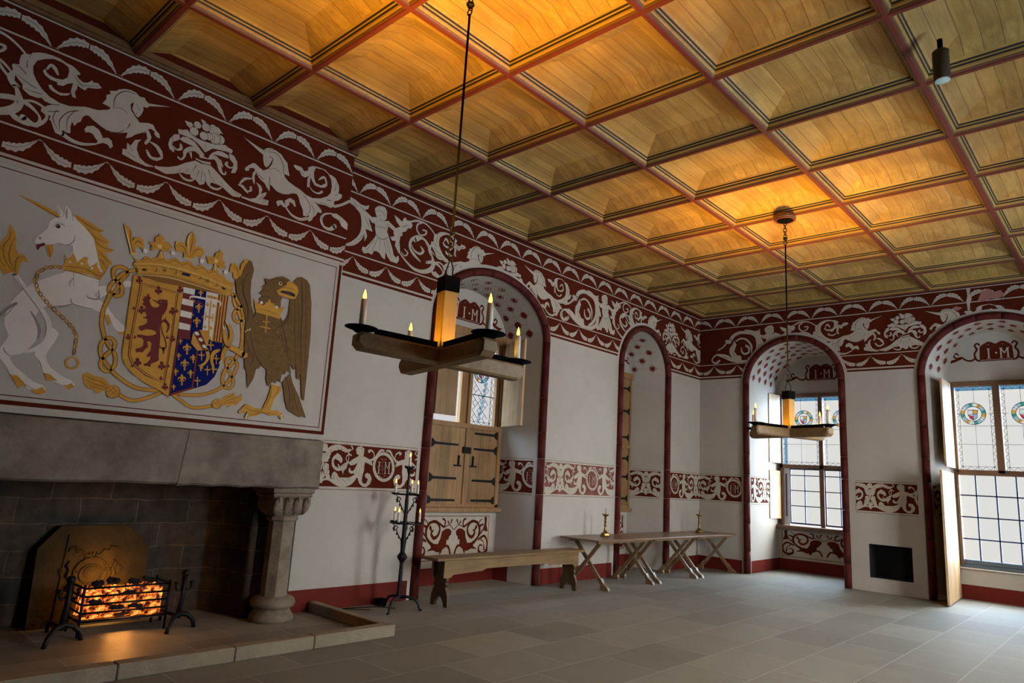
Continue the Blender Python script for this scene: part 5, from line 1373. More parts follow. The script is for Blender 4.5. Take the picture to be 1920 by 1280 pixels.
# red roll mouldings round the arches
for i,A in enumerate((A1,A2,A3,A4)):
    m=MB(); fr=A['fr']; c=(A['u0']+A['u1'])/2; r=(A['u1']-A['u0'])/2-.115; b=A['ap']-.115-A['sp']
    pts=[]
    def emitseg(pa):
        m.tube([fr(u,d,z) for u,d,z in pa],.062,10,0)
    zz=0; hs=[0,.42,.95,1.35,1.9,2.3,2.85,3.3,3.74]
    for sg in (1,-1):
        for k in range(len(hs)-1): emitseg([(c+sg*r,-.012,hs[k]+.003),(c+sg*r,-.012,(hs[k]+hs[k+1])/2),(c+sg*r,-.012,hs[k+1]-.003)])
    nn=9
    for k in range(nn):
        a0=PI*k/nn+.003; a1=PI*(k+1)/nn-.003
        emitseg([(c+r*math.cos(a0+(a1-a0)*q/5),-.012,A['sp']+b*math.sin(a0+(a1-a0)*q/5)) for q in range(6)])
    tag(m.build('trim_%d'%(i+1),redroll),kind='structure')
# ------------------------------------------------------------------ floor
m,nt,b=new_mat('stone flags'); N=nt.nodes; L=nt.links; flags=m
tcn=N.new('ShaderNodeTexCoord'); mp=N.new('ShaderNodeMapping'); L.new(tcn.outputs['Object'],mp.inputs[0]); mp.inputs['Rotation'].default_value=(0,0,PI/2)
br=N.new('ShaderNodeTexBrick'); L.new(mp.outputs[0],br.inputs['Vector']); br.inputs['Scale'].default_value=1.0; br.inputs['Brick Width'].default_value=.95; br.inputs['Row Height'].default_value=.62
br.inputs['Mortar Size'].default_value=.005; br.inputs['Mortar Smooth'].default_value=.3; br.inputs['Color1'].default_value=(.185,.172,.138,1); br.inputs['Color2'].default_value=(.275,.26,.215,1); br.inputs['Mortar'].default_value=(.40,.39,.36,1); br.inputs['Bias'].default_value=0
nz=N.new('ShaderNodeTexNoise'); nz.inputs['Scale'].default_value=3; nz.inputs['Detail'].default_value=8; nz.inputs['Roughness'].default_value=.7; L.new(tcn.outputs['Object'],nz.inputs['Vector'])
cr=N.new('ShaderNodeValToRGB'); L.new(nz.outputs['Fac'],cr.inputs[0]); cr.color_ramp.elements[0].position=.3; cr.color_ramp.elements[0].color=(.78,.77,.75,1); cr.color_ramp.elements[1].position=.7; cr.color_ramp.elements[1].color=(1.08,1.06,1.03,1)
mx=N.new('ShaderNodeMixRGB'); mx.blend_type='MULTIPLY'; mx.inputs[0].default_value=1; L.new(br.outputs['Color'],mx.inputs[1]); L.new(cr.outputs[0],mx.inputs[2]); L.new(mx.outputs[0],b.inputs['Base Color'])
fine=N.new('ShaderNodeTexNoise'); fine.inputs['Scale'].default_value=90; fine.inputs['Detail'].default_value=3; L.new(tcn.outputs['Object'],fine.inputs['Vector'])
ad=N.new('ShaderNodeMath'); ad.operation='MULTIPLY_ADD'; L.new(br.outputs['Fac'],ad.inputs[0]); ad.inputs[1].default_value=-1.5; L.new(fine.outputs['Fac'],ad.inputs[2])
bp=N.new('ShaderNodeBump'); bp.inputs['Strength'].default_value=.35; bp.inputs['Distance'].default_value=.004; L.new(ad.outputs[0],bp.inputs['Height']); L.new(bp.outputs[0],b.inputs['Normal'])
mr=N.new('ShaderNodeMapRange'); L.new(nz.outputs['Fac'],mr.inputs['Value']); mr.inputs['To Min'].default_value=.38; mr.inputs['To Max'].default_value=.62; L.new(mr.outputs[0],b.inputs['Roughness']); b.inputs['Specular IOR Level'].default_value=.45
m=MB(); m.add([(-.80,Y0,0),(X1,Y0,0),(X1,D+1.62,0),(-.80,D+1.62,0)],[(0,1,2,3)])
tag(m.build('floor',flags),kind='structure')
# ------------------------------------------------------------------ coffered ceiling
CX,CA,CY,CB=1.532,1.4366,2.9323,1.1803
cw=wood('ceiling oak boards',(.48,.30,.088),(.31,.175,.045),axis=1,rough=.55,board=.1437,baxis=0,ln=(.16,.08,.02))
cfr=wood('ceiling oak moulding',(.46,.29,.08),(.32,.18,.045),axis=0,rough=.5)
cred=plain('red painted rib',(.13,.022,.012),.55,noise=.2,nscale=8); cblk=plain('black painted line',(.02,.016,.01),.6)
cw2=wood('ceiling rib oak',(.19,.095,.038),(.12,.06,.024),axis=0,rough=.5)
m=MB()
prof=[(0.0,0.0,0),(.018,0.0,0),(.026,.010,0),(.031,.008,1),(.042,.026,1),(.050,.034,2),(.056,.048,2),(.066,.062,3),(.074,.070,2),(.085,.084,3),(.092,.090,2),(.103,.099,2),(.112,.104,4)]
def ring(xc,yc,hx,hy,z): return [(xc-hx,yc-hy,z),(xc+hx,yc-hy,z),(xc+hx,yc+hy,z),(xc-hx,yc+hy,z)]
def clipx(v): return v
for i in range(-1,7):
    for j in range(-5,11):
        xc=CX+(i-.5)*CA; yc=CY+(j-.5)*CB
        if xc<-.8 or xc>X1+.75 or yc>D+.7 or yc<Y0-.6: continue
        hx,hy=CA/2,CB/2
        for k in range(len(prof)-1):
            (w0,z0,_),(w1,z1,mi)=prof[k],prof[k+1]
            a=ring(xc,yc,hx-w0,hy-w0,HC+z0); c=ring(xc,yc,hx-w1,hy-w1,HC+z1)
            m.add(a+c,[(q,(q+1)%4,4+(q+1)%4,4+q) for q in range(4)],mi)
        w=prof[-1][0]; a=ring(xc,yc,hx-w,hy-w,HC+.104); c=ring(xc,yc,.385,.275,HC+.192)
        m.add(a+c,[(q,(q+1)%4,4+(q+1)%4,4+q) for q in range(4)],4)
        m.add(c,[(0,1,2,3)],4)
m.add([(-.05,Y0,HC+.20),(X1,Y0,HC+.20),(X1,D+.05,HC+.20),(-.05,D+.05,HC+.20)],[(0,1,2,3)],4)
m.v=[(min(max(x,0.0),X1),min(max(y,Y0),D),z) for x,y,z in m.v]
tag(m.build('ceiling',[cred,cw2,cfr,cblk,cw]),kind='structure')

# cornice strips where the ceiling meets the walls
m=MB()
for a,b_ in (((BX,.25,HC-.005),(BX+.03,4.2,HC+.07)),((BX+.03,.25,HC+.02),(BX+.055,4.2,HC+.075)),((.0,4.2,HC-.005),(BX+.03,4.23,HC+.07))): m.box(a,b_)
tag(m.build('trim_5',cw2),kind='structure')
# ------------------------------------------------------------------ windows
def window_root(idx, A, ua, label):
    # local x runs to the right along the wall, local y outward, z up
    fr=A['fr']; p=fr(ua,A['d'],0); p0=fr(ua,0,0)
    rz=0 if abs(p[1]-p0[1])>1e-4 else PI/2
    return empty('window_%d'%idx,p,rz,label,None,None,'structure')
def strap(m,x0,x1,z,y,w=.035,flare_at=0):
    # iron strap hinge on a shutter face; flare at the hinge end
    d=1 if x1>x0 else -1
    m.prism([(x0,z-w*1.9),(x0+d*.03,z-w*1.5),(x0+d*.07,z-w*.55),(x1,z-w*.45),(x1,z+w*.45),(x0+d*.07,z+w*.55),(x0+d*.03,z+w*1.5),(x0,z+w*1.9)],y-.008,y,'y')
def medallion(root,xc,zc,r,y):
    parts=[(glassg,0),(glassy,1),(glassw,2),(glassb,3),(glassr,4)]
    m=MB(); n=16
    for k in range(n):
        a0,a1=2*PI*k/n,2*PI*(k+1)/n; mi=[0,3,1,2,0,3,2,1][k%8]
        q=[(xc+rr*math.cos(a),y,zc+rr*math.sin(a)) for rr,a in ((r*.68,a0),(r,a0),(r,(a0+a1)/2),(r,a1),(r*.68,a1),(r*.68,(a0+a1)/2))]
        m.add(q,[(0,1,2,3,4,5)],mi)
    # small shield and fleur shapes in the middle
    rr=r*.66
    m.add([(xc-rr*.6,y,zc+rr*.55),(xc,y,zc+rr*.6),(xc,y,zc-rr*.3),(xc-rr*.6,y,zc-rr*.2)],[(0,1,2,3)],2)
    m.add([(xc,y,zc+rr*.6),(xc+rr*.6,y,zc+rr*.5),(xc+rr*.5,y,zc),(xc,y,zc-.0)],[(0,1,2,3)],1)
    m.add([(xc-rr*.6,y,zc-rr*.2),(xc,y,zc-rr*.3),(xc,y,zc-rr*.9),(xc-rr*.35,y,zc-rr*.7)],[(0,1,2,3)],4)
    m.add([(xc,y,zc),(xc+rr*.5,y,zc),(xc+rr*.45,y,zc-rr*.6),(xc,y,zc-rr*.9)],[(0,1,2,3)],3)
    m.build('stained_glass_roundel',[glassg,glassy,glassw,glassb,glassr],root)
    l=MB()
    for q in (r,r*.68): l.tube([(xc+q*math.cos(a*PI/14),y-.003,zc+q*math.sin(a*PI/14)) for a in range(28)],.006,5,0,True)
    for k in range(8):
        a=k*PI/4+.2; l.tube([(xc+r*.68*math.cos(a),y-.003,zc+r*.68*math.sin(a)),(xc+r*math.cos(a),y-.003,zc+r*math.sin(a))],.005,4)
    for pts in ([(-.6,.55),(.6,.5)],[(-.6,-.2),(.5,0)],[(-.35,-.7),(0,-.9),(.45,-.6)],[(0,.6),(0,-.9)],[(-.6,.55),(-.6,-.2),(-.35,-.7)],[(.6,.5),(.5,0),(.45,-.6)]):
        l.tube([(xc+a*rr,y-.003,zc+b*rr) for a,b in pts],.006,4)
    l.build('roundel_leading',lead,root)
def leading(root,x0,x1,z0,z1,y,full=True,skip=None):
    l=MB(); w=.004
    def T(a,b):
        l.tube([(a[0],y,a[1]),(b[0],y,b[1])],w,4)
    def ok(x,z): return not skip or math.hypot(x-skip[0],z-skip[1])>skip[2]
    m=.055
    for a,b in (((x0+m,z0),(x0+m,z1)),((x1-m,z0),(x1-m,z1)),((x0,z0+m),(x1,z0+m)),((x0,z1-m),(x1,z1-m))): T(a,b)
    n=int((z1-z0)/.11)
    for k in range(n):
        za=z0+(z1-z0)*k/n; zb=z0+(z1-z0)*(k+1)/n
        for e,s in ((x0,1),(x1,-1)): T((e,za),(e+s*m,(za+zb)/2)); T((e+s*m,(za+zb)/2),(e,zb))
    n=int((x1-x0)/.10)
    for k in range(n):
        xa=x0+(x1-x0)*k/n; xb=x0+(x1-x0)*(k+1)/n
        for e,s in ((z0,1),(z1,-1)): T((xa,e),((xa+xb)/2,e+s*m)); T(((xa+xb)/2,e+s*m),(xb,e))
    if full:
        g=.115; r=int((z1-z0)/g)+6; c=int((x1-x0)/g)+6
        for i in range(-2,c):
            for j in range(-2,r):
                # herringbone of slanting quarries
                cx=x0+i*g; cz=z0+j*g
                for dx,dz in (((1,1)),((1,-1))):
                    L=g*(1.0 if (i+j)%2 else .5)
                    a=(cx,cz); b=(cx+dx*L,cz+dz*L)
                    if all(x0+m<=p[0]<=x1-m and z0+m<=p[1]<=z1-m and ok(*p) for p in (a,b)): T(a,b)
    else:
        for zz in (z0+(z1-z0)*.30,z0+(z1-z0)*.52):
            T((x0,zz),(x1,zz))
        xm=(x0+x1)/2
        if skip:
            T((xm,z0),(xm,skip[1]-skip[2])); T((xm,skip[1]+skip[2]),(xm,z1)); T((x0,skip[1]),(xm-skip[2],skip[1])); T((xm+skip[2],skip[1]),(x1,skip[1]))
    l.build('leading',lead,root)
def pane(root,x0,x1,z0,z1,y,mat=None,name='pane'):
    m=MB(); m.box((x0,y,z0),(x1,y+.004,z1)); return m.build(name,mat or glassc,root)
def shutter(root,hinge,width,z0,z1,ang,mat,side=1,straps=True,nails=False):
    # board shutter; hinge at local (x,y); side=+1 leaf extends to +x when closed; ang opens it into the room
    m=MB(); m.box((0,-.032,z0),(side*width,0,z1))
    o=m.build('shutter',mat,root,(hinge[0],hinge[1],0),(0,0,ang))
    h=MB()
    if straps:
        for z in (z0+.12,z1-.14): strap(h,side*.005,side*width*.82,z,-.034); strap(h,side*.005,side*width*.82,z,.010)
        h.build('strap_hinge',iron,o)
    if nails:
        h=MB()
        for z in (z0+.12,z1-.22):
            for k in range(int(width/.075)): h.lathe([(.006,0),(.004,.004),(0,.005)],(side*(.03+k*.075),-.032,z),6,0,True,'y',0); 
        for v in range(len(h.v)):
            x,y,z=h.v[v]; h.v[v]=(x,-.064-y,z)
        h.build('nail_row',iron,o)
    return o
# --- window 3 (far wall, nearer the corner)
w3=window_root(3,A3,1.09,'tall leaded window in the left far alcove')
Wd=1.76
m=MB(); fy=(-.05,.07)
m.box((0,fy[0],2.115),(Wd,fy[1],2.20),0,.008)
m.box((0,fy[0],3.635),(Wd,fy[1],3.715),0,.008); m.box((0,fy[0],.90),(.075,fy[1],3.66),0,.006); m.box((Wd-.075,fy[0],.90),(Wd,fy[1],3.66),0,.006); m.box((.835,fy[0],.93),(.925,fy[1],3.66),0,.008)
m.build('window_frame',oakf_shaded,w3)
m=MB(); m.box((-.05,-.16,.855),(Wd+.03,.09,.925),0,.01); m.build('window_sill',oakf_shaded,w3)
for k,(xa,xb) in enumerate(((.075,.835),(.925,Wd-.075))):
    xc=(.52,1.30)[k]; zc=3.17; r=.185
    pane(w3,xa,xb,2.20,3.56,.03); pane(w3,xa,xb,3.56,3.635,.03,glassb,'tinted_pane')
    leading(w3,xa,xb,2.20,3.635,.022,False,(xc,zc,r)); medallion(w3,xc,zc,r,.018)
pane(w3,.075,.16,2.20,3.56,.026,glassb,'tinted_pane')
for xa,xb in ((.20,.835),(.925,1.53)):
    pane(w3,xa,xb,.965,2.115,.03)
    b_=MB()
    b_.box((xa,0,.96),(xb,.03,.99)); b_.box((xa,0,2.09),(xb,.03,2.115)); b_.box((xa,0,.96),(xa+.02,.03,2.115)); b_.box((xb-.02,0,.96),(xb,.03,2.115))
    b_.box(((xa+xb)/2-.009,-.002,.96),((xa+xb)/2+.009,.028,2.115))
    for z in (1.335,1.652,1.97): b_.box((xa,-.002,z-.009),(xb,.028,z+.009))
    b_.build('glazing_bars',bluebar,w3)
m=MB(); m.box((.075,-.01,.93),(.20,.03,2.115)); m.box((1.53,-.01,.93),(Wd-.075,.03,2.115)); m.build('casement_frame',plain('white casement paint',(.62,.64,.68),.5),w3)
m=MB(); m.box((.115,-.016,1.10),(.145,-.0105,2.0)); m.build('dark_slot',bluebar,w3)
m=MB()
for k in range(14): m.box((0,-.03,0),(0,-.03,0)) if 0 else None
shutter(w3,(.045,-.06),.46,2.215,3.69,math.radians(-98),shut,1,False,False)
shutter(w3,(.030,-.06),.46,1.05,2.05,math.radians(-96),shut,1,False,False)
shutter(w3,(Wd-.03,-.06),.46,2.215,3.69,math.radians(97),shut,-1,False)
shutter(w3,(Wd-.03,-.06),.46,1.05,2.05,math.radians(97),shut,-1,False)
# --- window 4 (far wall, right)
w4=window_root(4,A4,4.50,'tall leaded window in the right far alcove with low clear lights')
Wd=1.33
m=MB()
m.box((0,fy[0],2.08),(Wd,fy[1],2.18),0,.008)
m.box((0,fy[0],3.64),(Wd,fy[1],3.725),0,.008); m.box((0,fy[0],2.12),(.045,fy[1],3.66),0,.006); m.box((Wd-.045,fy[0],2.12),(Wd,fy[1],3.66),0,.006); m.box((.61,fy[0],2.12),(.72,fy[1],3.66),0,.008)
m.box((0,fy[0],.56),(.03,fy[1],2.1)); m.box((Wd-.03,fy[0],.56),(Wd,fy[1],2.1))
m.build('window_frame',oakf_shaded,w4)
m=MB(); m.box((-.04,-.06,.50),(Wd+.04,.09,.52),0,.004); m.build('window_sill',PAL['W'],w4)
m=MB(); m.box((0,-.03,.52),(Wd,.05,.575),0,.008); m.box((0,-.015,.575),(Wd,.05,.655),0,.008); m.build('bottom_rail',plain('blue grey window rail',(.075,.10,.13),.5),w4)
for xa,xb,xc in ((.045,.61,.303),(.72,Wd-.045,1.05)):
    pane(w4,xa,xb,2.18,3.57,.03); pane(w4,xa,xb,3.57,3.64,.03,glassb,'tinted_pane'); leading(w4,xa,xb,2.18,3.64,.022,False,(xc,3.155,.19)); medallion(w4,xc,3.155,.19,.018)
pane(w4,.03,Wd-.03,.655,2.08,.03)
b_=MB()
for x in (.27,.56,.85,1.14): b_.box((x-.011,0,.65),(x+.011,.028,2.09))
for z in (1.0,1.367,1.735): b_.box((.03,0,z-.011),(Wd-.03,.028,z+.011))
b_.build('glazing_bars',bluebar,w4)
shutter(w4,(.0,-.06),.72,2.19,3.70,math.radians(-90),shut,1,False,True)
o=shutter(w4,(-.035,-.03),1.43,.02,2.10,math.radians(-86.5),shut,1,False,True)
h=MB(); h.tube([(1.30,-.034,1.17),(1.30,-.075,1.17),(1.30,-.075,1.29),(1.30,-.034,1.29)],.006,6); h.build('pull_handle',iron,o)
shutter(w4,(Wd,-.06),.72,2.19,3.70,math.radians(90),shut,-1,False,False)
# --- window 1 (left wall, first alcove)
w1=window_root(1,A1,6.60,'oak window with shutters in the first left alcove')
Wd=1.54; mu=.78
m=MB(); m.box((-.06,-.14,1.03),(Wd+.03,.08,1.10),0,.01); m.build('window_sill',oakw,w1)
m=MB()
m.box((0,-.08,1.10),(Wd,.04,1.15),0,.005); m.box((0,-.09,2.28),(Wd,.06,2.36),0,.008); m.box((-.05,-.11,3.70),(Wd+.10,.06,3.84),0,.01)
m.box((0,-.08,1.10),(.06,.06,3.72),0,.006); m.box((Wd-.08,-.08,1.10),(Wd,.06,3.72),0,.006); m.box((mu-.035,-.085,1.12),(mu+.035,.06,3.72),0,.006)
m.box((mu-.17,-.05,2.36),(mu-.035,.02,3.72),0,.004); m.box((mu+.60,-.05,2.36),(Wd-.06,.02,3.72),0,.004)
m.build('window_frame',oakw,w1)
for xa,xb in ((.06,mu-.035),(mu+.035,Wd-.08)):
    s_=xb-xa; o=shutter(w1,(xa if xa<.5 else xb,-.03),s_,1.15,2.28,0,shutd,1 if xa<.5 else -1,False)
    sd=1 if xa<.5 else -1; h=MB()
    for z in (1.20,1.52,2.02) if sd==1 else (1.20,1.50,1.98,2.22): strap(h,sd*.012,sd*s_*.80,z,-.034,.036)
    h.build('strap_hinge',iron,o)
    h=MB(); px=sd*(s_-.13); h.box((px-.07,-.05,1.70),(px+.07,-.033,1.725)); h.box((px+sd*.015-.012,-.055,1.72),(px+sd*.015+.012,-.035,1.84)); h.lathe([(0,-.02),(.016,-.012),(.018,0),(.012,.014),(0,.02)],(px+sd*.015,-.05,1.85),10); h.build('latch',iron,o)
m=MB(); m.box((mu-.085,-.09,1.90),(mu+.085,-.075,2.00),0,.004); 
for k in range(4): m.box((mu-.07+k*.04,-.095,1.905),(mu-.05+k*.04,-.09,1.995))
m.build('lock_plate',iron,w1)
pane(w1,mu+.035,mu+.60,2.36,3.70,.03,glassw); pane(w1,.06,mu-.17,2.36,3.70,.03,glassw)
m=MB()
for k in range(9):
    z=2.40+k*.095; x=mu+.30+k*.018; m.add([(x,.026,z),(x+.07,.026,z+.07),(x+.03,.026,z+.11),(x-.04,.026,z+.04)],[(0,1,2,3)])
m.build('tinted_pane',glassb,w1)
leading(w1,mu+.035,mu+.60,2.36,3.70,.022,True,(mu+.30,3.20,.17)); medallion(w1,mu+.30,3.20,.165,.018)
l=MB(); l.tube([(mu+.035,.0,2.83),(mu+.60,.0,2.83)],.007,5); l.build('saddle_bar',iron,w1)
shutter(w1,(Wd-.05,-.09),.72,2.37,3.72,math.radians(68),shut,-1,False,True)
shutter(w1,(.04,-.09),.385,2.44,3.72,math.radians(-5),shutd,1,False)
# --- window 2 (left wall, second alcove)
w2=window_root(2,A2,10.87,'closed oak window shutters in the second left alcove')
Wd=1.06; mu=.53
m=MB(); m.box((-.04,-.14,1.05),(Wd+.02,.08,1.12),0,.01); m.build('window_sill',oakw,w2)
m=MB(); m.box((0,-.08,1.12),(Wd,.04,1.16),0,.005); m.box((0,-.09,2.28),(Wd,.06,2.36),0,.008); m.box((-.03,-.11,3.68),(Wd+.02,.06,3.80),0,.01)
m.box((0,-.08,1.12),(.05,.06,3.7)); m.box((Wd-.05,-.08,1.12),(Wd,.06,3.7)); m.box((mu-.03,-.085,1.12),(mu+.03,.06,3.7)); m.build('window_frame',oakw,w2)
for xa,xb,z0,z1 in ((.05,mu-.03,1.16,2.28),(mu+.03,Wd-.05,1.16,2.28),(.05,mu-.03,2.36,3.68),(mu+.03,Wd-.05,2.36,3.68)):
    sd=1 if xa<.4 else -1; o=shutter(w2,(xa if sd==1 else xb,-.03),xb-xa,z0,z1,0,shutd,sd,False); h=MB()
    for z in (z0+.14,z1-.2,(z0+z1)/2): strap(h,sd*.012,sd*(xb-xa)*.8,z,-.034,.036)
    h.build('strap_hinge',iron,o)
# --- plain windows added in the right wall, out of view, to light the room
for k,(a,b) in enumerate(RW):
    w=empty('window_%d'%(5+k),(X1,a,0),PI/2,'plain window added out of view in the right hand wall for light',None,None,'structure')
    m=MB(); Wd=b-a
    for A_,B_ in (((0,-.05,.9),(.07,.07,3.5)),((Wd-.07,-.05,.9),(Wd,.07,3.5)),((0,-.05,.9),(Wd,.07,.98)),((0,-.05,3.42),(Wd,.07,3.5)),((Wd/2-.04,-.05,.98),(Wd/2+.04,.07,3.42)),((.07,-.05,2.2),(Wd-.07,.07,2.28))): m.box(A_,B_)
    m.build('window_frame',oakf_shaded,w); pane(w,.07,Wd-.07,.98,3.42,.01)
# ------------------------------------------------------------------ fireplace
fp=empty('stone_fireplace',(.2,2.2,0),0,'huge sandstone fireplace with octagonal columns below the heraldic mural','fireplace')
def FP(name,m,mat,bev=0): 
    for i,v in enumerate(m.v): m.v[i]=(v[0]-.2,v[1]-2.2,v[2])
    return m.build(name,mat,fp,bevel=bev)
# lintel: slightly uneven blocks with splayed end
random.seed(4)
m=MB()
def lint(ya,yb,x=.425):
    n=10; vs=[]
    for i in range(n+1):
        y=ya+(yb-ya)*i/n; w1_=random.uniform(-.008,.008); w2_=random.uniform(-.006,.006)
        top=1.860+random.uniform(-.004,.004); bot=1.345+random.uniform(-.012,.006)
        vs+=[(x+w1_,y,bot+.02),(x-.015,y,top-.01),(x-.04,y,top),(-.02,y,top),(-.02,y,bot),(x-.03,y,bot)]
        if i==n and yb>4: vs[-6]=(x,4.185,bot+.02)
    fs=[]
    for i in range(n):
        for k in range(6): fs.append((i*6+k,i*6+(k+1)%6,(i+1)*6+(k+1)%6,(i+1)*6+k))
    fs+= [tuple(range(6))[::-1],tuple(n*6+k for k in range(6))]
    m.add(vs,fs)
lint(2.722,4.19); m.v=[(x,y+(.10*(z-1.6) if y<2.8 else 0),z) for x,y,z in m.v]; FP('lintel_block',m,stone)
m=MB(); lint(.255,2.716); m.v=[(x,y+(.10*(z-1.6) if y>2.6 else 0),z) for x,y,z in m.v]; FP('lintel_block',m,stone)
def column(yc,s):
    xc=.19; r8=PI/8; prof=[(.0,0),(.215,0),(.225,.03),(.215,.06),(.185,.10),(.178,.125),(.19,.135),(.222,.155),(.228,.19),(.21,.225),(.17,.245),(.15,.25),(0,.25)]
    m=MB(); m.lathe(prof,(xc,yc,0),28); FP('column_base',m,stone2)
    m=MB(); m.lathe([(0,.245),(.145,.245),(.135,.262),(.132,1.00),(.138,1.02),(0,1.02)],(xc,yc,0),8,0,False,'z',r8); FP('column_shaft',m,stone2)
    m=MB(); m.lathe([(0,1.0),(.15,1.0),(.165,1.015),(.165,1.04),(.15,1.055),(0,1.055)],(xc,yc,0),8,0,False,'z',r8)
    FP('column_necking',m,stone2)
    m=MB(); n=20; vs=[]
    def sq(h,z,j): # rounded square outline with carved leaf undulation
        o=[]
        for k in range(n):
            a=2*PI*k/n+PI/4; c,s_=math.cos(a),math.sin(a); q=max(abs(c),abs(s_)); rr=h/q
            rr=min(rr,h*1.32); rr+= j*math.sin(k*PI*.8)*.02; o.append((xc-.03+rr*c,yc+s*.0+rr*s_*1.08,z))
        return o
    lv=[(.12,1.05,0),(.135,1.065,0),(.165,1.09,0),(.195,1.13,0),(.20,1.19,0),(.195,1.235,0),(.21,1.245,0),(.225,1.265,0),(.215,1.285,0),(.235,1.30,0),(.24,1.345,0)]
    for h,z,j in lv: vs+=sq(h,z,j)
    fs=[(i*n+k,i*n+(k+1)%n,(i+1)*n+(k+1)%n,(i+1)*n+k) for i in range(len(lv)-1) for k in range(n)]
    fs+=[tuple(range(n))[::-1],tuple((len(lv)-1)*n+k for k in range(n))]
    m.add(vs,fs)
    cap=FP('column_capital',m,stone2)
    # carved leaves
    m=MB()
    for k in range(4):
        y=yc-.165+k*.11
        m.tube([(xc-.03+.13-.2,y-2.2,1.075),(xc-.03+.185-.2,y-2.2,1.13),(xc-.03+.205-.2,y-2.2,1.19),(xc-.03+.225-.2,y-2.2,1.235)],[.022,.042,.046,.030],8,0,False,True,.6)
        m.lathe([(0,-.03),(.02,-.01),(.022,.012),(0,.03)],(xc+.20-.2,y-2.2,1.225),8)
    for k in range(3):
        x=xc-.13+k*.11
        m.tube([(x-.2,yc+s*.13-2.2,1.075),(x-.2,yc+s*.195-2.2,1.13),(x-.2,yc+s*.215-2.2,1.19),(x-.2,yc+s*.235-2.2,1.235)],[.022,.042,.046,.030],8)
    m.build('carved_leaf',stone2,cap)
column(3.93,1); column(.52,-1)
# firebox of rough courses
def rubble(name,c1,c2,mort):
    m,nt,b=new_mat(name); N=nt.nodes; L=nt.links; b.inputs['Roughness'].default_value=.95
    tcn=N.new('ShaderNodeTexCoord'); mp=N.new('ShaderNodeMapping'); L.new(tcn.outputs['Object'],mp.inputs[0]); mp.inputs['Rotation'].default_value=(0,PI/2,PI/2)
    cb=N.new('ShaderNodeCombineXYZ'); sx=N.new('ShaderNodeSeparateXYZ'); L.new(tcn.outputs['Object'],sx.inputs[0]); ad=N.new('ShaderNodeMath'); L.new(sx.outputs['X'],ad.inputs[0]); L.new(sx.outputs['Y'],ad.inputs[1]); L.new(ad.outputs[0],cb.inputs[0]); L.new(sx.outputs['Z'],cb.inputs[1])
    nzd=N.new('ShaderNodeTexNoise'); nzd.inputs['Scale'].default_value=4; L.new(tcn.outputs['Object'],nzd.inputs['Vector'])
    va=N.new('ShaderNodeVectorMath'); va.operation='SCALE'; va.inputs['Scale'].default_value=.06; L.new(nzd.outputs['Color'],va.inputs[0]); vb=N.new('ShaderNodeVectorMath'); L.new(cb.outputs[0],vb.inputs[0]); L.new(va.outputs[0],vb.inputs[1])
    br=N.new('ShaderNodeTexBrick'); L.new(vb.outputs[0],br.inputs['Vector']); br.inputs['Scale'].default_value=1; br.inputs['Brick Width'].default_value=.52; br.inputs['Row Height'].default_value=.235; br.inputs['Mortar Size'].default_value=.008; br.inputs['Mortar Smooth'].default_value=.4
    br.inputs['Color1'].default_value=lin(c1); br.inputs['Color2'].default_value=lin(c2); br.inputs['Mortar'].default_value=lin(mort)
    nz=N.new('ShaderNodeTexNoise'); nz.inputs['Scale'].default_value=7; nz.inputs['Detail'].default_value=8; L.new(tcn.outputs['Object'],nz.inputs['Vector'])
    cr=N.new('ShaderNodeValToRGB'); L.new(nz.outputs['Fac'],cr.inputs[0]); cr.color_ramp.elements[0].position=.3; cr.color_ramp.elements[0].color=(.35,.33,.3,1); cr.color_ramp.elements[1].position=.7
    mx=N.new('ShaderNodeMixRGB'); mx.blend_type='MULTIPLY'; mx.inputs[0].default_value=1; L.new(br.outputs['Color'],mx.inputs[1]); L.new(cr.outputs[0],mx.inputs[2]); L.new(mx.outputs[0],b.inputs['Base Color'])
    mm=N.new('ShaderNodeMath'); mm.operation='MULTIPLY_ADD'; L.new(br.outputs['Fac'],mm.inputs[0]); mm.inputs[1].default_value=-.8; L.new(nz.outputs['Fac'],mm.inputs[2])
    bp=N.new('ShaderNodeBump'); bp.inputs['Strength'].default_value=.9; bp.inputs['Distance'].default_value=.03; L.new(mm.outputs[0],bp.inputs['Height']); L.new(bp.outputs[0],b.inputs['Normal'])
    return m
rub=rubble('sooted rubble masonry',(.070,.046,.030),(.038,.030,.022),(.13,.095,.065))
m=MB(); BXx=-.66
m.add([(BXx,.80,0),(BXx,3.53,0),(BXx,3.53,1.75),(BXx,.80,1.75)],[(0,1,2,3)])
m.add([(BXx,3.53,0),(.02,3.78,0),(.02,3.78,1.40),(BXx,3.53,1.75)],[(0,1,2,3)])
m.add([(BXx,.80,0),(.02,.66,0),(.02,.66,1.40),(BXx,.80,1.75)],[(0,1,2,3)])
m.add([(BXx,.80,1.75),(BXx,3.53,1.75),(.02,3.78,1.40),(.02,.66,1.40)],[(0,1,2,3)])
m.add([(.02,3.78,0),(.02,4.2,0),(.02,4.2,1.36),(.02,3.78,1.36)],[(0,1,2,3)]); m.add([(.02,.66,0),(.02,.25,0),(.02,.25,1.36),(.02,.66,1.36)],[(0,1,2,3)])
FP('firebox',m,rub)
m=MB(); m.tube([(-.03,3.745,.02),(-.03,3.745,.7),(-.03,3.745,1.34)],.05,10); FP('jamb_shaft',m,rub)
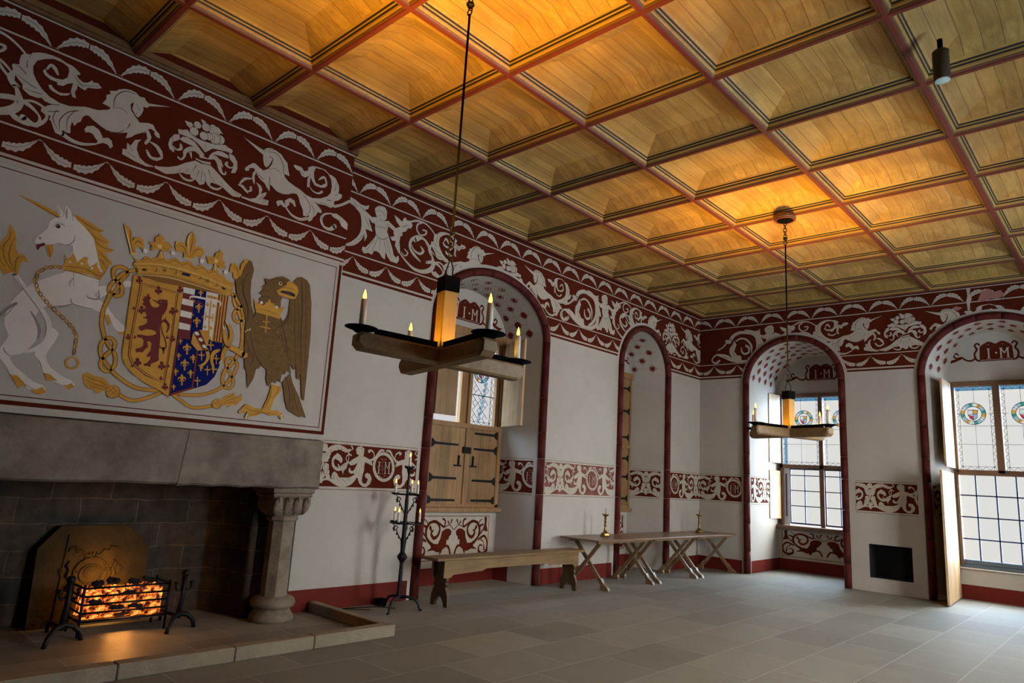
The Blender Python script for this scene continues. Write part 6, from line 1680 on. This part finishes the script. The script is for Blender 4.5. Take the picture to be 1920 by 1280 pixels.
# hearth kerb
m=MB(); m.box((1.32,.2,0),(1.45,2.05,.112),0,.008); m.box((1.32,2.056,0),(1.45,2.93,.112),0,.008); m.box((1.32,2.936,0),(1.45,3.66,.112),0,.008); m.box((1.32,3.666,0),(1.45,4.565,.112),0,.008); m.box((.012,4.47,0),(1.316,4.565,.108),0,.008)
tag(m.build('hearth_kerb',kerbst),'low pale stone kerb framing the hearth floor before the fireplace','kerb')
# fireback
m=MB(); fbp=[(1.93,0),(2.90,0),(2.90,.70),(2.70,.90),(2.10,.90),(1.93,.70)]
m.prism(fbp,-.02,.02,'x')
fbm=plain('cast iron fireback',(.040,.024,.008),.7,spec=.08,noise=.5,nscale=6,bump=.5,bscale=30)
m.v=[(x-.50-.10*z,y,z) for x,y,z in m.v]
fb=m.build('fireback',fbm); tag(fb,'tall cast fireback with clipped corners and raised arms behind the fire','fireback')
m=MB(); rx=lambda z:-.478-.10*z
FY=2.40
m.tube([(rx(.46+.135*math.sin(a*PI/12)),FY+.15*math.cos(a*PI/12),.46+.135*math.sin(a*PI/12)) for a in range(24)],.011,6,0,True)
m.tube([(rx(.45+.085*math.sin(a*PI/12)),FY+.10*math.cos(a*PI/12),.45+.085*math.sin(a*PI/12)) for a in range(24)],.009,6,0,True)
m.lathe([(.084,-.012),(.07,.0),(0,.004)],(rx(.45),FY,.45),20,0,True,'x')
rf2=random.Random(3)
for sg in (1,-1):
    m.tube([(rx(z),FY+sg*y,z) for y,z in ((.16,.30),(.19,.34),(.165,.39),(.20,.44),(.185,.50),(.21,.54),(.19,.58))],[.016,.022,.014,.024,.018,.022,.008],6)
    m.tube([(rx(z),FY+sg*y,z) for y,z in ((.185,.48),(.13,.50),(.115,.47))],[.012,.010,.008],5)
    m.tube([(rx(z),FY+sg*y,z) for y,z in ((.20,.42),(.25,.44),(.27,.50),(.24,.53))],[.008,.010,.009,.006],5)
    m.tube([(rx(z),FY+sg*y,z) for y,z in ((.17,.31),(.22,.29),(.25,.32))],[.012,.011,.006],5)
    m.tube([(rx(z),FY+sg*y,z) for y,z in ((.02,.615),(.07,.63),(.09,.67),(.14,.66),(.15,.70),(.20,.69),(.21,.66))],[.012,.014,.010,.014,.010,.012,.006],5)
    for k in range(6): m.lathe([(0,-.018),(.014,-.006),(.016,.006),(0,.02)],(rx(.25),FY+sg*(.03+k*.036),.245+rf2.uniform(-.012,.012)),6)
for k in range(5):
    y=FY-.06+k*.03; m.lathe([(0,-.02),(.012,-.008),(.010,.012),(0,.03)],(rx(.63),y,.615+.02*math.sin(PI*k/4)),6)
m.tube([(rx(.6),FY-.075,.595),(rx(.6),FY,.60),(rx(.6),FY+.075,.595)],.010,6)
m.tube([(rx(.08),2.13,.08),(rx(.82),2.17,.82)],.007,5)
c_=m.build('raised_arms',fbm,fb)
# fire basket
gr=empty('fire_basket',(-.12,2.56,0),0,'black iron fire basket of horizontal bars full of glowing logs','grate')
m=MB(); gy0,gy1,gx0,gx1=2.20,2.93,-.30,.02
for z in (.13,.20,.27,.34,.41):
    m.tube([(gx0,gy0,z),(gx1,gy0,z),(gx1,gy1,z),(gx0,gy1,z)],.010,6)
for y in (gy0,gy1):
    for x in (gx0,gx1): m.tube([(x,y,.0),(x,y,.44)],.012,6)
m.v=[(x+.12,y-2.56,z) for x,y,z in m.v]; m.build('bars',iron,gr)
m=MB(); m.box((gx0,gy0,.115),(gx1,gy1,.13))
m.v=[(x+.12,y-2.56,z) for x,y,z in m.v]; m.build('ash_tray',plain('grey ash',(.13,.10,.10),.9,noise=.5,nscale=20),gr)
ember,nt,b=new_mat('glowing ember'); N=nt.nodes;L=nt.links
nz=N.new('ShaderNodeTexNoise'); nz.inputs['Scale'].default_value=17; nz.inputs['Detail'].default_value=5; nz.inputs['Roughness'].default_value=.7; tcn=N.new('ShaderNodeTexCoord'); L.new(tcn.outputs['Object'],nz.inputs['Vector'])
cr=N.new('ShaderNodeValToRGB'); L.new(nz.outputs['Fac'],cr.inputs[0]); cr.color_ramp.elements[0].position=.43; cr.color_ramp.elements[0].color=(.008,.001,.0,1); cr.color_ramp.elements[1].position=.66; cr.color_ramp.elements[1].color=(1,.50,.08,1); e=cr.color_ramp.elements.new(.52); e.color=(.55,.085,.008,1)
L.new(cr.outputs[0],b.inputs['Emission Color']); b.inputs['Emission Strength'].default_value=2.0; b.inputs['Base Color'].default_value=(.015,.01,.01,1)
char=plain('charred log',(.012,.010,.010),.9,noise=.4,nscale=15,bump=.6,bscale=40)
random.seed(11); first=True
def lump(name,loc,sz,rot,mat,lab,seed,grp):
    rnd=random.Random(seed); m=MB(); n=9; rings=6; vs=[]
    for i in range(rings+1):
        t=i/rings; x=(t-.5)*2; rr=math.sqrt(max(0,1-x**4))*.5+.05
        for k in range(n):
            a=2*PI*k/n; q=rr*(1+rnd.uniform(-.38,.38)); vs.append((x*sz[0],q*math.cos(a)*sz[1]*2,q*math.sin(a)*sz[2]*2))
    fs=[(i*n+k,i*n+(k+1)%n,(i+1)*n+(k+1)%n,(i+1)*n+k) for i in range(rings) for k in range(n)]+[tuple(range(n))[::-1],tuple(rings*n+k for k in range(n))]
    m.add(vs,fs); o=m.build(name,mat); o.location=loc; o.rotation_euler=rot
    return tag(o,lab,'log',grp)
k=0
rf=random.Random(7)
for row in range(4):
    z=.158+row*.062
    for col_,x in enumerate((-.022,)):
        y=2.245+rf.uniform(0,.03)
        while y<2.88:
            ln_=rf.uniform(.05,.085)
            if y+2*ln_>2.90: break
            mt=ember if rf.random()<(.74 if row<3 else .5) else char
            lump('fire_log',(x+rf.uniform(-.008,.008),y+ln_,z+rf.uniform(-.004,.004)),(ln_*.93,rf.uniform(.019,.024),rf.uniform(.014,.022)),(rf.uniform(-.6,.6),rf.uniform(-.16,.16),PI/2+rf.uniform(-.15,.15)),mt,'glowing orange log lying among others in the fire basket' if mt is ember else 'charred black log lying among glowing ones in the fire basket',k,'glowing logs in the fire basket' if mt is ember else 'charred logs in the fire basket'); k+=1
            y+=2*ln_+.006
random.seed(5)
m=MB(); nx_,ny_=9,26; g=[]
for i in range(nx_):
    for j in range(ny_):
        fx=i/(nx_-1); fyy=j/(ny_-1); hgt=(.375+random.uniform(-.035,.03))*1.0 if 0<i<nx_-1 and 0<j<ny_-1 else .15
        if i==nx_-2: hgt-=.02
        g.append((-.27+fx*.205+random.uniform(-.006,.006),2.225+fyy*.68,hgt))
m.add(g,[(i*ny_+j,i*ny_+j+1,(i+1)*ny_+j+1,(i+1)*ny_+j) for i in range(nx_-1) for j in range(ny_-1)]+[(0,(nx_-1)*ny_,nx_*ny_-1,ny_-1)])
# ragged front of the heap
g=[]
for i in range(9):
    for j in range(40): g.append((-.062+random.uniform(-.012,.010),2.225+j/39*.68,.135+i/8*.235))
m.add(g,[(i*40+j,i*40+j+1,(i+1)*40+j+1,(i+1)*40+j) for i in range(8) for j in range(39)])
tag(m.build('ember_bed',ember),'mass of glowing embers filling the fire basket','embers',None,'stuff')
for i,(y,z,x) in enumerate(((2.34,.425,-.10),(2.49,.435,-.17),(2.64,.43,-.09),(2.80,.43,-.16))):
    lump('charred_log',(x,y,z),(.062,.030,.026),(.2,.1*i,PI/2+.3*(-1)**i),char,'blackened log resting on top of the burning heap',99+i,'blackened logs on top of the fire'); k+=1
d=bpy.data.lights.new('fire_glow','AREA'); d.shape='RECTANGLE'; d.size=.5; d.size_y=.2; d.energy=3; d.color=(1,.38,.07)
o=bpy.data.objects.new('fire_glow',d); COL.objects.link(o); o.location=(.03,2.56,.28); o.rotation_euler=Vector((1,0,-.35)).to_track_quat('-Z','Z').to_euler()
d=bpy.data.lights.new('fire_glow','AREA'); d.shape='RECTANGLE'; d.size=.5; d.size_y=.2; d.energy=5; d.color=(1,.50,.10)
o=bpy.data.objects.new('fire_glow',d); COL.objects.link(o); o.location=(-.31,2.50,.36); o.rotation_euler=Vector((-1,0,.15)).to_track_quat('-Z','Z').to_euler()
# andirons
def andiron(y,lab):
    r=empty('andiron',(.10,y,0),0,lab,'andiron','pair of black iron firedogs either side of the fire')
    m=MB(); m.tube([(.0,-.02,.10),(0,0,.30),(0,0,.50)],[.026,.022,.024],8); m.lathe([(0,-.03),(.03,-.02),(.036,.01),(.026,.035),(0,.04)],(0,0,.50),12); m.build('post',iron,r)
    m=MB(); m.tube([(.16,-.17,.0),(.13,-.14,.07),(.06,-.08,.125),(0,0,.14),(0,.07,.125),(.0,.13,.07),(.0,.15,.0)],[.018,.02,.024,.028,.024,.02,.02],8); m.build('leg',iron,r)
    m=MB(); m.tube([(0,0,.11),(-.22,0,.10),(-.42,0,.09),(-.44,0,.0)],.016,8); m.build('billet_bar',iron,r)
    m=MB()
    for s in (1,-1): m.tube([(0,s*.02,.36),(.0,s*.06,.35),(.0,s*.075,.39),(.0,s*.07,.43)],[.010,.010,.012,.02],6)
    m.build('cup_hook',iron,r)
    return r
andiron(2.06,'left black iron andiron with a tall post before the fireback'); andiron(3.03,'right black iron andiron nearer the fireplace column')
# ------------------------------------------------------------------ chandeliers
uplt=[]
def chandelier(cx,cy,zc,l,phi,tilt,label,top):
    z0=zc-.055; z1=zc+.055
    r=empty('chandelier',(cx,cy,0),0,label,'chandelier','cross shaped timber chandeliers')
    Mx=Matrix.Rotation(phi,4,'Z'); T=Matrix.Translation((0,0,zc))@Matrix.Rotation(tilt,4,Vector((math.sin(phi),-math.cos(phi),0)))@Matrix.Translation((0,0,-zc))
    def B(name,m,mat,rot=True,par=None):
        if rot: m.xform(T@Mx)
        return m.build(name,mat,par or r)
    e=.045
    for k in (0,1):
        m=MB(); w=.055
        prof=[(-l-.005,z0+e*.7),(-l+.03,z0),(l-.03,z0),(l+.005,z0+e*.7),(l+.005,z1-.02),(l-.02,z1),(-l+.02,z1),(-l-.005,z1-.02)]
        vs=[];n=len(prof)
        c=.014
        for yy,ins in ((-w,c),(-w+c,0),(w-c,0),(w,c)):
            for x,z in prof:
                sx=1 if x>0 else -1; vs.append((x-sx*ins,yy,z+(ins if z<zc else -ins)))
        fs=[(j*n+i,j*n+(i+1)%n,(j+1)*n+(i+1)%n,(j+1)*n+i) for j in range(3) for i in range(n)]+[tuple(range(n))[::-1],tuple(3*n+i for i in range(n))]
        m.add(vs,fs)
        if k: m.xform(Matrix.Rotation(PI/2,4,'Z')); m.v=[(x,y,z-.001) for x,y,z in m.v]
        B('beam',m,oakx if not k else oaky2)
    m=MB(); m.box((-.052,-.052,z1-.03),(.052,.052,2.775),0,.006); m.xform(Mx@Matrix.Rotation(PI/4*0,4,'Z')); m.build('post',oak,r)
    m=MB(); m.box((-.058,-.058,2.77),(.058,.058,2.875),0,.004); m.xform(Mx); m.build('post_cap',blackm,r)
    for k in range(4):
        R4=Matrix.Rotation(k*PI/2,4,'Z')
        m=MB(); m.box((.07,-.045,z1),(l-.13,.045,z1+.012),0,.003); m.box((.07,-.045,z1),(l-.13,-.037,z1+.034)); m.box((.07,.037,z1),(l-.13,.045,z1+.034)); m.box((l-.138,-.045,z1),(l-.13,.045,z1+.034)); m.xform(R4); B('light_tray',m,blackm)
        m=MB(); m.box((.10,-.020,z1+.0125),(l-.17,.020,z1+.016)); m.xform(R4); tr=B('led_strip',m,emit_warm)
        m=MB(); m.lathe([(0,z1),(.04,z1),(.055,z1+.012),(.105,z1+.028),(.100,z1+.032),(.05,z1+.018),(0,z1+.016)],(l-.03,0,0),24); m.xform(R4); B('drip_pan',m,blackm)
        p=T@Mx@R4@Vector((l-.03,0,z1+.016)); q=T@Mx@R4@Vector((l*.56,0,z1+.045))
        uplt.append((cx+q.x,cy+q.y,q.z,phi+k*PI/2,l)); cand_pos.append((cx+p.x,cy+p.y,p.z,.20,.021))
    # chain and rod
    m=MB(); m.tube([(0,0,3.20),(0,0,top-.38)],.009,8)
    m.build('rod',blackm,r)
    m=MB()
    def link(z,h,a,w=.022): 
        pts=[(w*math.cos(t*PI/8)*math.cos(a),w*math.cos(t*PI/8)*math.sin(a),z+h/2*math.sin(t*PI/8)) for t in range(16)]; m.tube(pts,.005,5,0,True)
    for i in range(5): link(3.02+i*.045,.058,i*PI/2)
    m.tube([(-.03,0,2.875),(-.034,0,2.93),(-.012,0,2.985),(0,0,3.0),(.012,0,2.985),(.034,0,2.93),(.03,0,2.875)],.005,6)
    m.build('chain',iron,r)
    m=MB()
    for i in range(8): link(top-.36+i*.045,.06,i*PI/2)
    m.lathe([(0,-.03),(.03,-.01),(.03,.01),(0,.03)],(0,0,top-.30),6,0,False)
    m.build('chain',iron,r)
    m=MB(); m.lathe([(0,top-.040),(.135,top-.040),(.145,top-.02),(.135,top+.03),(0,top+.03)],(0,0,0),32); m.lathe([(.108,top-.0405),(.112,top-.048),(.130,top-.048),(.138,top-.0405)],(0,0,0),32,1); m.build('ceiling_rose',[cw2,cred],r)
    m=MB(); m.lathe([(0,top-.052),(.095,top-.052),(.10,top-.044),(0,top-.044)],(0,0,0),24); m.build('rose_plate',blackm,r)
    return r
emit_warm=emit('warm led strip',(1.0,.55,.05),45.0)
oaky2=wood('oak beam grain y',(.30,.19,.09),(.20,.12,.052),axis=1)
cand_pos=[]
TOP=HC
chandelier(3.70,2.932,2.33,.60,math.radians(75),math.radians(-2.5),'nearer timber cross chandelier hanging before the first left alcove',TOP)
chandelier(3.695,CY+5*CB,2.34,.61,math.radians(70),0,'farther timber cross chandelier hanging before the left far window',TOP)
def uplights(E1,E2):
    for i,(x,y,z,a,l) in enumerate(uplt):
        d=bpy.data.lights.new('chandelier_uplight','AREA'); d.shape='RECTANGLE'; d.size=.22; d.size_y=.05; d.energy=E1 if i<4 else E2; d.color=(1.0,.49,.022); d.spread=math.radians(84)
        o=bpy.data.objects.new('chandelier_uplight',d); COL.objects.link(o); o.location=(x,y,z); o.rotation_euler=Vector((math.cos(a)*.14,math.sin(a)*.14,1)).to_track_quat('-Z','Y').to_euler()
uplights(26,23)
proto={}
def candle(x,y,z,h,r,label,group,lit=True):
    key=(h,r,lit)
    if key not in proto:
        root=empty('candle',(x,y,z)); m=MB(); m.lathe([(0,0),(r,0),(r*.97,h*.5),(r*.92,h-.006),(r*.5,h-.012),(0,h-.012)],(0,0,0),16); m.build('wax_body',candlew,root)
        m=MB(); s=r/.021; m.lathe([(0,h-.014),(.009*s,h-.004),(.012*s,h+.012*s),(.008*s,h+.032*s),(.003*s,h+.05*s),(0,h+.058*s)],(0,0,0),12); m.build('flame',flame if lit else char,root)
        proto[key]=root; o=root
    else: o=copy_tree(proto[key]); o.location=(x,y,z)
    return tag(o,label,'candle',group)
lab1=['lit candle at the far right end of the nearer chandelier','lit candle on the hidden back arm of the nearer chandelier','lit candle at the left end of the nearer chandelier','lit candle on the near arm of the nearer chandelier']
lab2=['lower-looking of the two candles at the right of the farther chandelier','lower-looking of the two candles at the left of the farther chandelier','upper-looking of the two candles at the left of the farther chandelier','upper-looking of the two candles at the right of the farther chandelier']
for i,(x,y,z,h,r) in enumerate(cand_pos):
    candle(x,y,z,.20,.021,(lab1+lab2)[i],'candles on the timber chandeliers')
# ------------------------------------------------------------------ candelabrum
cb=empty('candelabrum',(.47,5.37,0),0,'tall black wrought iron candelabrum standing by the first alcove','candelabrum')
m=MB(); m.lathe([(0,.145),(.030,.15),(.026,.25),(.022,.52),(.03,.55),(.05,.575),(.062,.60),(.05,.625),(.028,.65),(.030,.72),(.036,.78),(.026,.84),(.022,1.25),(.016,1.35),(.014,1.55),(.03,1.60),(0,1.60)],(0,0,0),8,0,False); m.build('stem',iron,cb)
for k in range(3):
    a=math.radians(-62+k*120); m=MB(); c,s=math.cos(a),math.sin(a)
    m.tube([(c*.0,s*.0,.15),(c*.10,s*.10,.155),(c*.19,s*.19,.13),(c*.235,s*.235,.07),(c*.25,s*.25,.02),(c*.28,s*.28,.008)],[.02,.018,.015,.014,.013,.016],8); m.build('leg',iron,cb)
def tier(z,R,n,ph,nm):
    m=MB(); m.tube([(R*math.cos(t*PI/16),R*math.sin(t*PI/16),z) for t in range(32)],.007,6,0,True)
    for k in range(3):
        a=ph+k*2*PI/3; c,s=math.cos(a),math.sin(a)
        m.tube([(0,0,z),(c*R,s*R,z)],.007,6)
        m.tube([(c*.02,s*.02,z-.22),(c*.05,s*.05,z-.17),(c*.08,s*.08,z-.12),(c*.10,s*.10,z-.08),(c*.13,s*.13,z-.09),(c*.14,s*.14,z-.06),(c*.12,s*.12,z-.03),(c*.145,s*.145,z-.015)],.007,6)
        m.tube([(c*.10,s*.10,z-.08),(c*.08,s*.08,z-.05),(c*.10,s*.10,z-.03),(c*.12,s*.12,z-.045)],.006,5)
        for q,(rr,zz) in enumerate(((.09,-.11),(.125,-.055),(.06,-.15))):
            m.lathe([(0,-.022),(.011,-.006),(.009,.008),(0,.022)],(c*rr,s*rr,z+zz-.012),5)
    m.build(nm,iron,cb)
tier(1.315,.15,3,.35,'upper_tier'); tier(.985,.175,3,.15,'lower_tier')
def pan(x,y,z): 
    m=MB(); m.lathe([(0,z-.012),(.02,z-.01),(.045,z+.006),(.052,z+.018),(.046,z+.016),(.02,z+.0),(0,z)],(x,y,0),12); m.build('drip_pan',iron,cb)
m=MB(); m.lathe([(0,1.58),(.025,1.59),(.03,1.61),(.055,1.625),(.060,1.64),(.05,1.637),(0,1.63)],(0,0,0),8,0,False)
for k in range(8): m.box((.05*math.cos(k*PI/4)-.008,.05*math.sin(k*PI/4)-.008,1.63),(.05*math.cos(k*PI/4)+.008,.05*math.sin(k*PI/4)+.008,1.652))
m.build('top_pan',iron,cb)
fl=(0,0,1.63); CL='candles on the iron candelabrum'
candle(.47,5.37,1.632,.135,.015,'lit candle at the very top of the iron candelabrum',CL)
ux,uy=math.cos(yaw),math.sin(yaw)
def cpt(du,dd,R): return .47+ux*du-uy*dd*-1*0-(-math.sin(yaw))*0+(-uy)*dd*-0, 5.37
def place(du,dv,z,lab):
    # du to the viewer's right, dv away from the viewer
    x=.47+ux*du-uy*dv; y=5.37+uy*du+ux*dv
    pan(x-.47,y-5.37,z); candle(x,y,z+.001,.135,.015,lab,CL)
place(-.14,-.03,1.315,'lit candle at the left of the candelabrum upper ring'); place(.03,.13,1.315,'lit candle behind the stem on the candelabrum upper ring'); place(.13,-.07,1.315,'lit candle at the right of the candelabrum upper ring')
place(-.14,.08,.985,'lit candle at the left end of the candelabrum lower ring'); place(-.055,-.16,.985,'lit candle left of the stem on the candelabrum lower ring'); place(.165,.03,.985,'lit candle at the right of the candelabrum lower ring')
m=MB(); m.tube([(.30,5.10,.008),(.20,5.0,.006),(.12,4.9,.006),(.22,5.25,.006),(.36,5.33,.008),(.12,5.05,.007),(.03,4.95,.006)][0:3]+[(.05,4.75,.006)],.004,5); m.tube([(.42,5.37,.008),(.34,5.42,.006),(.20,5.30,.006),(.12,5.05,.006),(.05,4.72,.006)],.004,5)
tag(m.build('power_cord',blackm),'thin dark cord trailing over the floor behind the candelabrum foot','cord')
m=MB(); m.box((.06,5.33,.0),(.16,5.45,.08),0,.01); tag(m.build('adapter_box',blackm),'small black box on the floor behind the candelabrum','box')
# ------------------------------------------------------------------ bench
be=empty('oak_bench',(.49,7.25,0),0,'long plain oak bench with shaped ends below the first alcove','bench')
Bx=lambda v:(v[0]-.49,v[1]-7.25,v[2])
def BB(name,m,mat,bev=0): m.v=[Bx(v) for v in m.v]; return m.build(name,mat,be,bevel=bev)
m=MB(); m.box((.335,5.78,.545),(.645,8.74,.578),0,.006); BB('seat',m,oaky)
for y0,sg in ((6.0,1),(8.56,-1)):
    m=MB()
    prof=[(.375,.545),(.376,.31),(.392,.285),(.374,.255),(.388,.225),(.368,.185),(.345,.13),(.335,0),(.40,0),(.42,.06),(.455,.105),(.49,.118),(.525,.105),(.56,.06),(.58,0),(.645,0),(.635,.13),(.612,.185),(.592,.225),(.606,.255),(.588,.285),(.604,.31),(.605,.545)]
    m.prism(prof,y0-.022,y0+.022,'y'); 
    BB('end_board',m,oakd)
for x in (.375,.585):
    m=MB()
    pf=[(5.93,.545),(5.93,.34),(5.99,.335),(6.06,.345),(6.08,.372),(6.60,.392),(6.66,.418),(7.94,.418),(7.99,.395),(8.50,.375),(8.52,.345),(8.63,.345),(8.63,.545)]
    m.prism(pf,x,x+.022,'x'); BB('apron',m,oaky)
# ------------------------------------------------------------------ trestle tables
def table(y0,y1,legs,label):
    t=empty('trestle_table',(.5,(y0+y1)/2,0),0,label,'table','trestle tables set end to end'); yc=(y0+y1)/2
    m=MB(); m.box((-.37,y0-yc+.003,.705),(.37,y1-yc-.003,.733),0,.005); m.build('table_top',tablew,t)
    m=MB(); m.box((-.28,y0-yc+.12,.668),(-.24,y1-yc-.12,.705)); m.box((.24,y0-yc+.12,.668),(.28,y1-yc-.12,.705)); m.build('rail',legw,t)
    for ly in legs:
        for s in (1,-1):
            m=MB(); yy=ly-yc+s*.017
            # leg leans from the top on one side to the floor on the other, ending in a splayed foot
            top=Vector((-s*.235,0,.668)); bot=Vector((s*.235,0,.13)); dd=(bot-top).normalized(); nn=Vector((dd.z,0,-dd.x))*.028
            fx=s*.30
            pf=[(top.x+nn.x,top.z+nn.z),(bot.x+nn.x,bot.z+nn.z),(bot.x-nn.x,bot.z-nn.z),(top.x-nn.x,top.z-nn.z)]
            m.prism([(a,b) for a,b in pf],yy-.015,yy+.015,'y')
            k=s; ft=[(k*.20,.165),(k*.262,.165),(k*.290,.125),(k*.300,.105),(k*.325,.085),(k*.385,.045),(k*.41,.0),(k*.262,.0),(k*.258,.04),(k*.268,.065),(k*.24,.09),(k*.235,.12)]
            m.prism(ft,yy-.045 if 0 else yy-.03,yy+.03,'y'); m.build('leg',legw,t)
    return t
table(8.76,10.40,(9.0,10.28),'nearest of the three brown trestle tables, just beyond the bench')
table(10.40,11.86,(10.50,11.76),'middle of the three trestle tables, before the second alcove')
table(11.86,13.42,(11.98,13.30),'farthest of the three trestle tables, in the room corner')
def stick(x,y,label):
    r=empty('brass_candlestick',(x,y,.733),0,label,'candlestick','brass candlesticks on the trestle tables')
    m=MB(); m.lathe([(0,0),(.085,0),(.088,.012),(.080,.018),(.074,.045),(.050,.06),(.03,.075),(0,.075)],(0,0,0),6,0,False); m.build('foot',brass,r)
    m=MB(); m.lathe([(0,.07),(.032,.07),(.024,.10),(.018,.14),(.018,.165),(.032,.175),(.018,.185),(.018,.22),(.032,.23),(.018,.24),(.018,.28),(.030,.29),(.018,.30),(.020,.32),(0,.32)],(0,0,0),16); m.build('stem',brass,r)
    m=MB(); m.lathe([(0,.31),(.03,.315),(.055,.335),(.062,.35),(.05,.347),(0,.335)],(0,0,0),20); m.build('drip_pan',brass,r)
    m=MB(); m.lathe([(0,.335),(.007,.335),(.005,.42),(0,.47)],(0,0,0),8); m.build('spike',brass,r)
stick(.40,9.60,'brass pricket candlestick on the nearest trestle table'); stick(.44,12.72,'brass pricket candlestick on the farthest trestle table')
m=MB(); m.box((.015,8.98,0),(.09,9.10,.05),0,.008); tag(m.build('door_stop',blackm),'small black block on the floor against the wall behind the bench end','block')
# ------------------------------------------------------------------ ceiling spotlight
r=empty('ceiling_spotlight',(6.09,5.87,HC),0,'short dark cylindrical spotlight hanging from the ceiling at the upper right','spotlight')
m=MB(); m.lathe([(0,-.345),(.055,-.345),(.06,-.335),(.06,-.09),(.05,-.08),(0,-.08)],(0,0,0),24); m.build('housing',plain('dark brown spotlight metal',(.05,.035,.02),.5),r)
m=MB(); m.lathe([(0,-.353),(.035,-.353),(.05,-.347),(.056,-.3455),(0,-.3445)],(0,0,0),20); m.build('lens',plain('pale lens',(.35,.42,.38),.3),r)
m=MB(); m.lathe([(0,-.082),(.02,-.082),(.02,.02),(0,.02)],(0,0,0),10); m.build('stem',blackm,r)
